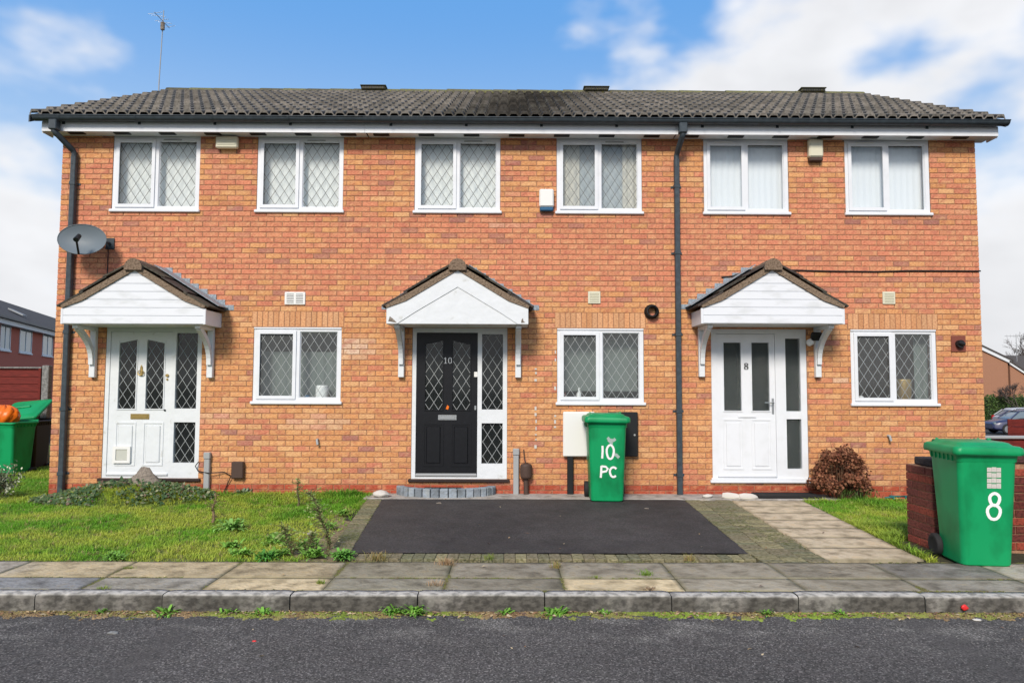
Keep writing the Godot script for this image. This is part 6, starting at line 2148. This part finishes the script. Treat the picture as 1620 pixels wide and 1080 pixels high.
func build_surroundings() -> void:
	# low front wall of the next plot, with its end pier
	brick_wall("garden_wall", "dark red brick front wall behind the bin painted 8", Vector3(4.175, 0.0, 3.40), 0.0, 4.0, 0.8, 0.215, true, true)
	var pt := thing("wall_pier", "square brick pier at the left end of the dark red front wall", "pier", Vector3(3.84, 0, 3.42))
	var core := MB.new()
	core.box(Vector3(0.012, -0.2, -0.428), Vector3(0.318, 0.752, -0.012))
	var pc := obj("core", core, M.mortar, pt)
	for k in 10:
		for side in 4:
			var ll: float = [0.33, 0.44, 0.33, 0.44][side]
			var tf: Transform3D = [Transform3D(Basis(), Vector3.ZERO), Transform3D(Basis(Vector3.UP, PI / 2), Vector3(0.33, 0, 0)), Transform3D(Basis(Vector3.UP, PI), Vector3(0.33, 0, -0.44)), Transform3D(Basis(Vector3.UP, -PI / 2), Vector3(0, 0, -0.44))][side]
			var x := -(0.1125 if k % 2 else 0.0)
			while x < ll:
				var a := maxf(x, 0.002 if side % 2 == 0 else 0.012)
				var e := minf(x + 0.215, ll - (0.002 if side % 2 == 0 else 0.012))
				if e - a > 0.02:
					var sb := MB.new()
					sb.col = (Color(0.30, 0.07, 0.045) if k % 4 == 0 else Color(0.2, 0.06, 0.045)) * rng.randf_range(0.75, 1.15)
					sb.brick(a, e, 0.075 * k + 0.005, 0.075 * k + 0.07, rng.randf_range(-0.002, 0.002), 0.02, tf)
					obj("brick", sb, M.old_brick, pc)
				x += 0.225
	var cp := MB.new()
	cp.col = Color(0.05, 0.04, 0.04)
	cp.cbox(Vector3(0.04, 0.755, -0.36), Vector3(0.25, 0.83, -0.06), 0.012)
	obj("coping_brick", cp, M.old_brick, pt)
	# dark red wall running on from the house's corner
	var rw := thing("boundary_wall", "low dark red boarded wall with a pale capping right of the house", "wall", Vector3(6.68, 0, -0.2))
	for i in 6:
		var b := MB.new()
		b.cbox(Vector3(0.0, -0.05 + i * 0.137, -0.04), Vector3(6.0, 0.082 + i * 0.137, 0.0 + 0.004 * (i % 2)), 0.006)
		obj("board", b, M.red_fence, rw)
	var b := MB.new()
	b.cbox(Vector3(-0.02, 0.775, -0.08), Vector3(6.02, 0.815, 0.05), 0.008)
	obj("capping", b, M.grey_plastic, rw)
	var gp := thing("garden_fence", "red-brown fence panel beyond the boundary wall at the right edge", "fence", Vector3(9.67, -0.27, -4.0))
	for i in 8:
		b = MB.new()
		b.cbox(Vector3(0, i * 0.145, -0.02), Vector3(1.8, i * 0.145 + 0.142, 0.012 * (i % 2)), 0.005)
		obj("slat", b, M.red_fence, gp)
	# fence on the left
	for k in 2:
		var fx := -10.79 - 1.9 * k
		var fp := thing("garden_fence", ["dark red lapped fence panel left of the house, beside the concrete post", "dark red lapped fence panel at the left frame edge, beyond the first panel"][k], "fence", Vector3(fx, -0.06, -3.75), 0.0, "red fence panels on the left")
		for i in 13:
			b = MB.new()
			b.boxt(Vector3(1.82, 0.15, 0.012), Transform3D(Basis(Vector3(1, 0, 0), -0.09), Vector3(0.91, 0.1 + i * 0.14, 0)))
			obj("slat", b, M.red_fence, fp)
		for x in [0.03, 0.91, 1.79]:
			b = MB.new()
			b.cbox(Vector3(x - 0.025, 0.0, 0.016), Vector3(x + 0.025, 1.86, 0.045), 0.004)
			obj("batten", b, M.red_fence, fp)
		b = MB.new()
		b.cbox(Vector3(0, 1.862, -0.03), Vector3(1.82, 1.89, 0.05), 0.004)
		obj("capping", b, M.concrete, fp)
	for k in 2:
		b = MB.new()
		b.cbox(Vector3(-8.95 - 1.9 * k, -0.2, -3.81), Vector3(-8.82 - 1.9 * k, 1.86, -3.69), 0.01)
		tag(obj("fence_post", b, M.concrete), ["grey concrete fence post against the house's left corner", "grey concrete fence post between the two red panels"][k], "post")
	# house behind on the left, its front turned to the side
	var lh := thing("brick_house", "red brick house with dark roof and white eaves, behind the left fence", "house", Vector3(-21.64, -0.75, -20.66), 108.9)
	b = MB.new()
	b.box(Vector3(-12, 0, -7.5), Vector3(24, 4.98, 0))
	obj("wall", b, M.far_brick, lh)
	b = MB.new()
	b.prism(PackedVector2Array([Vector2(0.35, 5.05), Vector2(-3.75, 7.05), Vector2(-7.85, 5.05), Vector2(-7.85, 4.98), Vector2(0.35, 4.98)]), -12.3, 24.3, Transform3D(Basis(Vector3(0, 0, 1), Vector3.UP, Vector3(1, 0, 0)), Vector3.ZERO))
	var lr := obj("roof", b, M.far_roof, lh)
	for r in 11:
		b = MB.new()
		var z := 0.34 - r * 0.365
		b.boxt(Vector3(36.5, 0.03, 0.41), Transform3D(Basis(Vector3(1, 0, 0), 0.45), Vector3(6, 5.09 + (0.34 - z) * 0.488 + 0.07, z - 0.18)))
		obj("tile_course", b, M.far_roof, lr)
	b = MB.new()
	b.box(Vector3(-12.2, 4.78, 0.002), Vector3(24.2, 4.975, 0.3))
	obj("eaves_board", b, M.white_paint, lh)
	b = MB.new()
	b.box(Vector3(-12.2, 4.99, 0.36), Vector3(24.2, 5.08, 0.45))
	obj("gutter", b, M.gutter_grey, lh)
	for x in [-6.6, -3.2, 0.0, 2.65, 6.4, 9.5, 13.0]:
		far_window(lh, x, 3.72, 1.35 if x < 1.0 else 1.9, 1.12, 0.0)
	b = MB.new()
	b.boxt(Vector3(0.7, 0.06, 0.7), Transform3D(Basis(Vector3(1, 0, 0), 0.45), Vector3(5.2, 5.75, -0.8)))
	obj("roof_light", b, M.grey_plastic, lr)
	# orange brick gable house at the far right, with a lower roof beside it
	var gh := thing("brick_house", "orange brick gable house with white barge board far behind at right", "house", Vector3(38.1, -0.89, -48.0))
	b = MB.new()
	b.prism(PackedVector2Array([Vector2(-8.6, -0.6), Vector2(2.0, -0.6), Vector2(2.0, 4.55), Vector2(-3.3, 7.05), Vector2(-8.6, 4.55)]), -10, 0)
	obj("wall", b, M.far_orange_brick, gh)
	for s in [-1, 1]:
		b = MB.new()
		var k := -3.3
		b.prism(PackedVector2Array([Vector2(k + s * 5.55, 4.55), Vector2(k + s * 5.55, 4.28), Vector2(k, 6.9), Vector2(k, 7.2)]), 0.02, 0.14)
		obj("barge_board", b, M.white_paint, gh)
		b = MB.new()
		b.prism(PackedVector2Array([Vector2(k + s * 5.65, 4.5), Vector2(k + s * 5.65, 4.62), Vector2(k, 7.36), Vector2(k, 7.22)]), -10.1, 0.2)
		obj("roof", b, M.far_roof, gh)
	var hb := thing("brick_house", "grey-roofed brick house behind the gable house at the right edge", "house", Vector3(51.5, -2.2, -58.0))
	b = MB.new()
	b.box(Vector3(-4, 0, -8), Vector3(14, 4.5, 0))
	obj("wall", b, M.far_orange_brick, hb)
	b = MB.new()
	b.prism(PackedVector2Array([Vector2(0.4, 4.4), Vector2(-4, 6.9), Vector2(-8.4, 4.4)]), -4.3, 14.3, Transform3D(Basis(Vector3(0, 0, 1), Vector3.UP, Vector3(1, 0, 0)), Vector3.ZERO))
	obj("roof", b, M.far_roof, hb)
	far_window(hb, 0.3, 2.9, 1.4, 1.1, 0.0)
	far_window(hb, 3.6, 2.9, 1.4, 1.1, 0.0)
	var lp := thing("lean_to", "low lean-to roof with white edge joined to the orange gable house", "lean-to", Vector3(40.2, -0.9, -47.9))
	b = MB.new()
	b.prism(PackedVector2Array([Vector2(0, -0.6), Vector2(3.4, -0.6), Vector2(3.4, 2.0), Vector2(0, 4.2)]), -6, 0)
	obj("wall", b, M.far_orange_brick, lp)
	b = MB.new()
	b.prism(PackedVector2Array([Vector2(-0.05, 4.42), Vector2(-0.05, 4.25), Vector2(3.6, 1.85), Vector2(3.6, 2.02)]), 0.02, 0.14)
	obj("barge_board", b, M.white_paint, lp)
	b = MB.new()
	b.prism(PackedVector2Array([Vector2(-0.05, 4.56), Vector2(-0.05, 4.44), Vector2(3.7, 1.97), Vector2(3.7, 2.1)]), -6.1, 0.2)
	obj("roof", b, M.far_roof, lp)
	# hedge, verge, far road
	var hg := thing("hedge", "tall clipped evergreen hedge behind the parked cars at right", "hedge", Vector3(34, -1.32, -44.5))
	b = MB.new()
	b.col = Color(0.02, 0.035, 0.012)
	b.cbox(Vector3(-3, 0, -0.7), Vector3(14, 2.1, 0.5), 0.15)
	obj("core", b, M.plain_vc, hg)
	var lf := MB.new()
	for i in 9000:
		var p := Vector3(rng.randf_range(-3.1, 12), rng.randf_range(0, 2.25), 0.5 + rng.randfn(0, 0.06))
		if p.y > 2.1: p.z = rng.randf_range(-0.7, 0.55)
		lf.col = Color(0.045, 0.10, 0.02).lerp(Color(0.10, 0.15, 0.04), rng.randf()) * rng.randf_range(0.5, 1.2)
		leaf_quad(lf, p, rand_dir(), (Vector3(0, 0.3, 1) + rand_dir() * 0.6).normalized(), 0.16, 0.11)
	obj("leaves", lf, M.leaf, hg)
	var vg := MB.new()
	vg.col = Color(0.13, 0.2, 0.03)
	vg.quad(Vector3(20, -1.30, -42.3), Vector3(60, -1.30, -42.3), Vector3(60, -1.30, -44.6), Vector3(20, -1.30, -44.6))
	structure("grass_verge", vg, M.soil)
	var fr := MB.new()
	fr.col = Color(0.11, 0.11, 0.112)
	fr.quad(Vector3(10, -1.305, -26), Vector3(70, -1.305, -26), Vector3(70, -1.305, -42.29), Vector3(10, -1.305, -42.29))
	structure("far_road", fr, M.asphalt)
	car("parked_car", "dark blue hatchback parked on the far road at the right edge", Vector3(31.2, -1.3, -34.0), -8.0, M.blue_car)
	car("parked_car", "silver hatchback parked behind the dark blue one", Vector3(34.3, -1.3, -37.8), 172.0, M.silver_car)
	bare_tree("bare_tree", "small bare tree standing in front of the orange gable house", Vector3(37.4, -1.32, -43.2), 5.0, 0.6, 3, 0.06)
	var tx := [50.5, 52.6, 54.8, 57.0, 59.5, 62.0]
	var tn := ["leftmost bare tree beyond the gable house roof", "second bare tree beyond the gable house roof", "third bare tree beyond the far grey roof", "fourth bare tree beyond the far grey roof", "fifth bare tree, nearly out of the frame", "last bare tree, at the frame's right edge"]
	for i in 6:
		bare_tree("bare_tree", tn[i], Vector3(tx[i], -1.5, -68.0 - 4.0 * (i % 3)), [9.0, 10.2, 9.6, 10.8, 10.4, 11.5][i], 0.55, 20 + i, 0.18)
	var ta := MB.new()
	ta.tube([Vector3(49.3, 4.0, -60), Vector3(49.3, 6.7, -60)], 0.03, 5)
	ta.tube([Vector3(48.2, 6.5, -60), Vector3(50.5, 6.5, -60)], 0.025, 5)
	for i in 6:
		ta.tube([Vector3(48.4 + i * 0.35, 6.35, -60.0), Vector3(48.4 + i * 0.35, 6.65, -60.0)], 0.015, 4)
	tag(obj("rooftop_aerial", ta, M.grey_plastic), "television aerial above the distant grey roof at right", "aerial")

# ---------------------------------------------------------------- sky
func sky_image() -> Image:
	var w := 2048
	var h := 1024
	var a := FastNoiseLite.new()
	a.seed = 7; a.frequency = 0.9; a.fractal_octaves = 6; a.fractal_gain = 0.52; a.noise_type = FastNoiseLite.TYPE_SIMPLEX_SMOOTH
	var bn := FastNoiseLite.new()
	bn.seed = 19; bn.frequency = 3.2; bn.fractal_octaves = 4; bn.fractal_gain = 0.55; bn.noise_type = FastNoiseLite.TYPE_SIMPLEX_SMOOTH
	var data := PackedFloat32Array()
	data.resize(w * h * 3)
	# cloud banks and clearings: azimuth, elevation, half widths in degrees, weight
	var blobs := [[26.0, 26.0, 13.0, 9.0, 0.75], [22.0, 21.0, 12.0, 6.0, 0.5], [35.0, 11.0, 9.0, 8.0, 0.5], [12.0, 21.0, 7.0, 3.0, 0.4], [-31.0, 22.5, 4.6, 2.3, 0.62], [-36.0, 12.0, 6.0, 5.0, 0.5], [-27.0, 18.6, 6.0, 1.8, 0.3], [-3.7, 24.4, 2.4, 2.6, 0.36], [5.7, 27.6, 2.4, 1.6, 0.42],
		[-14.0, 27.0, 14.0, 9.0, -0.6], [1.0, 25.0, 8.0, 8.0, -0.4], [28.4, 22.4, 3.6, 1.7, -0.62], [34.0, 17.6, 2.2, 3.0, -0.5], [14.2, 27.4, 2.4, 2.8, -0.7], [-21.5, 23.0, 6.0, 7.0, -0.4], [-37.0, 26.0, 6.0, 4.0, -0.5], [-35.0, 18.2, 4.0, 1.4, -0.25]]
	for j in h:
		var el := PI / 2 - PI * (j + 0.5) / h
		var se := sin(el)
		var ce := cos(el)
		for i in w:
			var k := (j * w + i) * 3
			var az := wrapf(TAU * (i + 0.5) / w, -PI, PI)  # the first column lies towards -z
			var c: Color
			var t := clampf(se, 0, 1)
			var blue := Color(0.55, 0.72, 0.93).lerp(Color(0.145, 0.39, 0.82), smoothstep(0.12, 0.5, t)).lerp(Color(0.13, 0.31, 0.66), smoothstep(0.5, 1.0, t))
			if el < -0.03:
				c = Color(0.3, 0.3, 0.29)
			else:
				var d := Vector3(sin(az) * ce, se, -cos(az) * ce)
				var p := Vector3(d.x, d.y * 1.9, d.z) * 1.6
				var n := a.get_noise_3d(p.x * 2.0, p.y * 2.0, p.z * 2.0)
				var cov := 0.02 + n * 0.62 + bn.get_noise_3d(p.x * 2.2, p.y * 2.2, p.z * 2.2) * 0.3
				cov += 0.85 * smoothstep(0.30, 0.10, t)
				var ad := rad_to_deg(az)
				var ed := rad_to_deg(el)
				cov += 0.18 * smoothstep(42.0, 70.0, maxf(absf(ad), ed * 1.4))  # extra cloud added outside the view to whiten the light
				if absf(ad) < 60 and ed < 45:
					var s := 0.0
					for q in blobs:
						var e: float = pow((ad - q[0]) / q[2], 2) + pow((ed - q[1]) / q[3], 2)
						if e < 6.0: s += q[4] * exp(-e)
					cov += s
				var f := smoothstep(-0.02, 0.85, cov + 0.22 * bn.get_noise_3d(p.x * 1.8 + 3.0, p.y * 2.6, p.z * 1.8))
				var lum := 0.93 - 0.10 * smoothstep(0.55, 1.3, cov) + 0.08 * bn.get_noise_3d(p.x, p.y + 0.15, p.z)
				c = blue.lerp(Color(lum, lum * 1.005, lum * 1.03), f * 0.97)
			data[k] = c.r; data[k + 1] = c.g; data[k + 2] = c.b
	return Image.create_from_data(w, h, false, Image.FORMAT_RGBF, data.to_byte_array())

func _ready() -> void:
	rng.seed = 20240
	nz.seed = 4; nz.frequency = 0.6; nz.fractal_octaves = 3; nz.noise_type = FastNoiseLite.TYPE_SIMPLEX_SMOOTH
	# camera
	var cam := Camera3D.new()
	cam.name = "camera"
	cam.position = Vector3(-0.08, 1.5, 10.18)
	cam.rotation_degrees = Vector3(3.5, -0.3, 0.2)
	cam.fov = 50.31
	cam.near = 0.1; cam.far = 900.0
	add_child(cam)
	# sky, exposure
	var env := Environment.new()
	env.background_mode = Environment.BG_SKY
	var pm := PanoramaSkyMaterial.new()
	pm.panorama = ImageTexture.create_from_image(sky_image())
	pm.energy_multiplier = SKY_ENERGY
	var sk := Sky.new()
	sk.sky_material = pm
	env.sky = sk
	env.ambient_light_source = Environment.AMBIENT_SOURCE_SKY
	env.tonemap_mode = Environment.TONE_MAPPER_LINEAR
	env.tonemap_exposure = EXPOSURE
	env.sdfgi_enabled = true; env.ssao_enabled = true; env.ssil_enabled = true
	var we := WorldEnvironment.new()
	we.name = "world_environment"
	we.environment = env
	add_child(we)
	# sun behind thin cloud
	var sun := DirectionalLight3D.new()
	sun.name = "sun"
	sun.light_color = Color(1.0, 0.955, 0.90)
	sun.light_energy = 0.5
	sun.light_angular_distance = 16.0
	sun.shadow_enabled = true
	sun.look_at_from_position(Vector3(-2.5, 7.0, 9.0), Vector3.ZERO)
	add_child(sun)
	make_materials()
	build_ground()
	build_terrace()
	build_surroundings()
	build_bins()
	build_small()
	build_plants()
	build_grass()
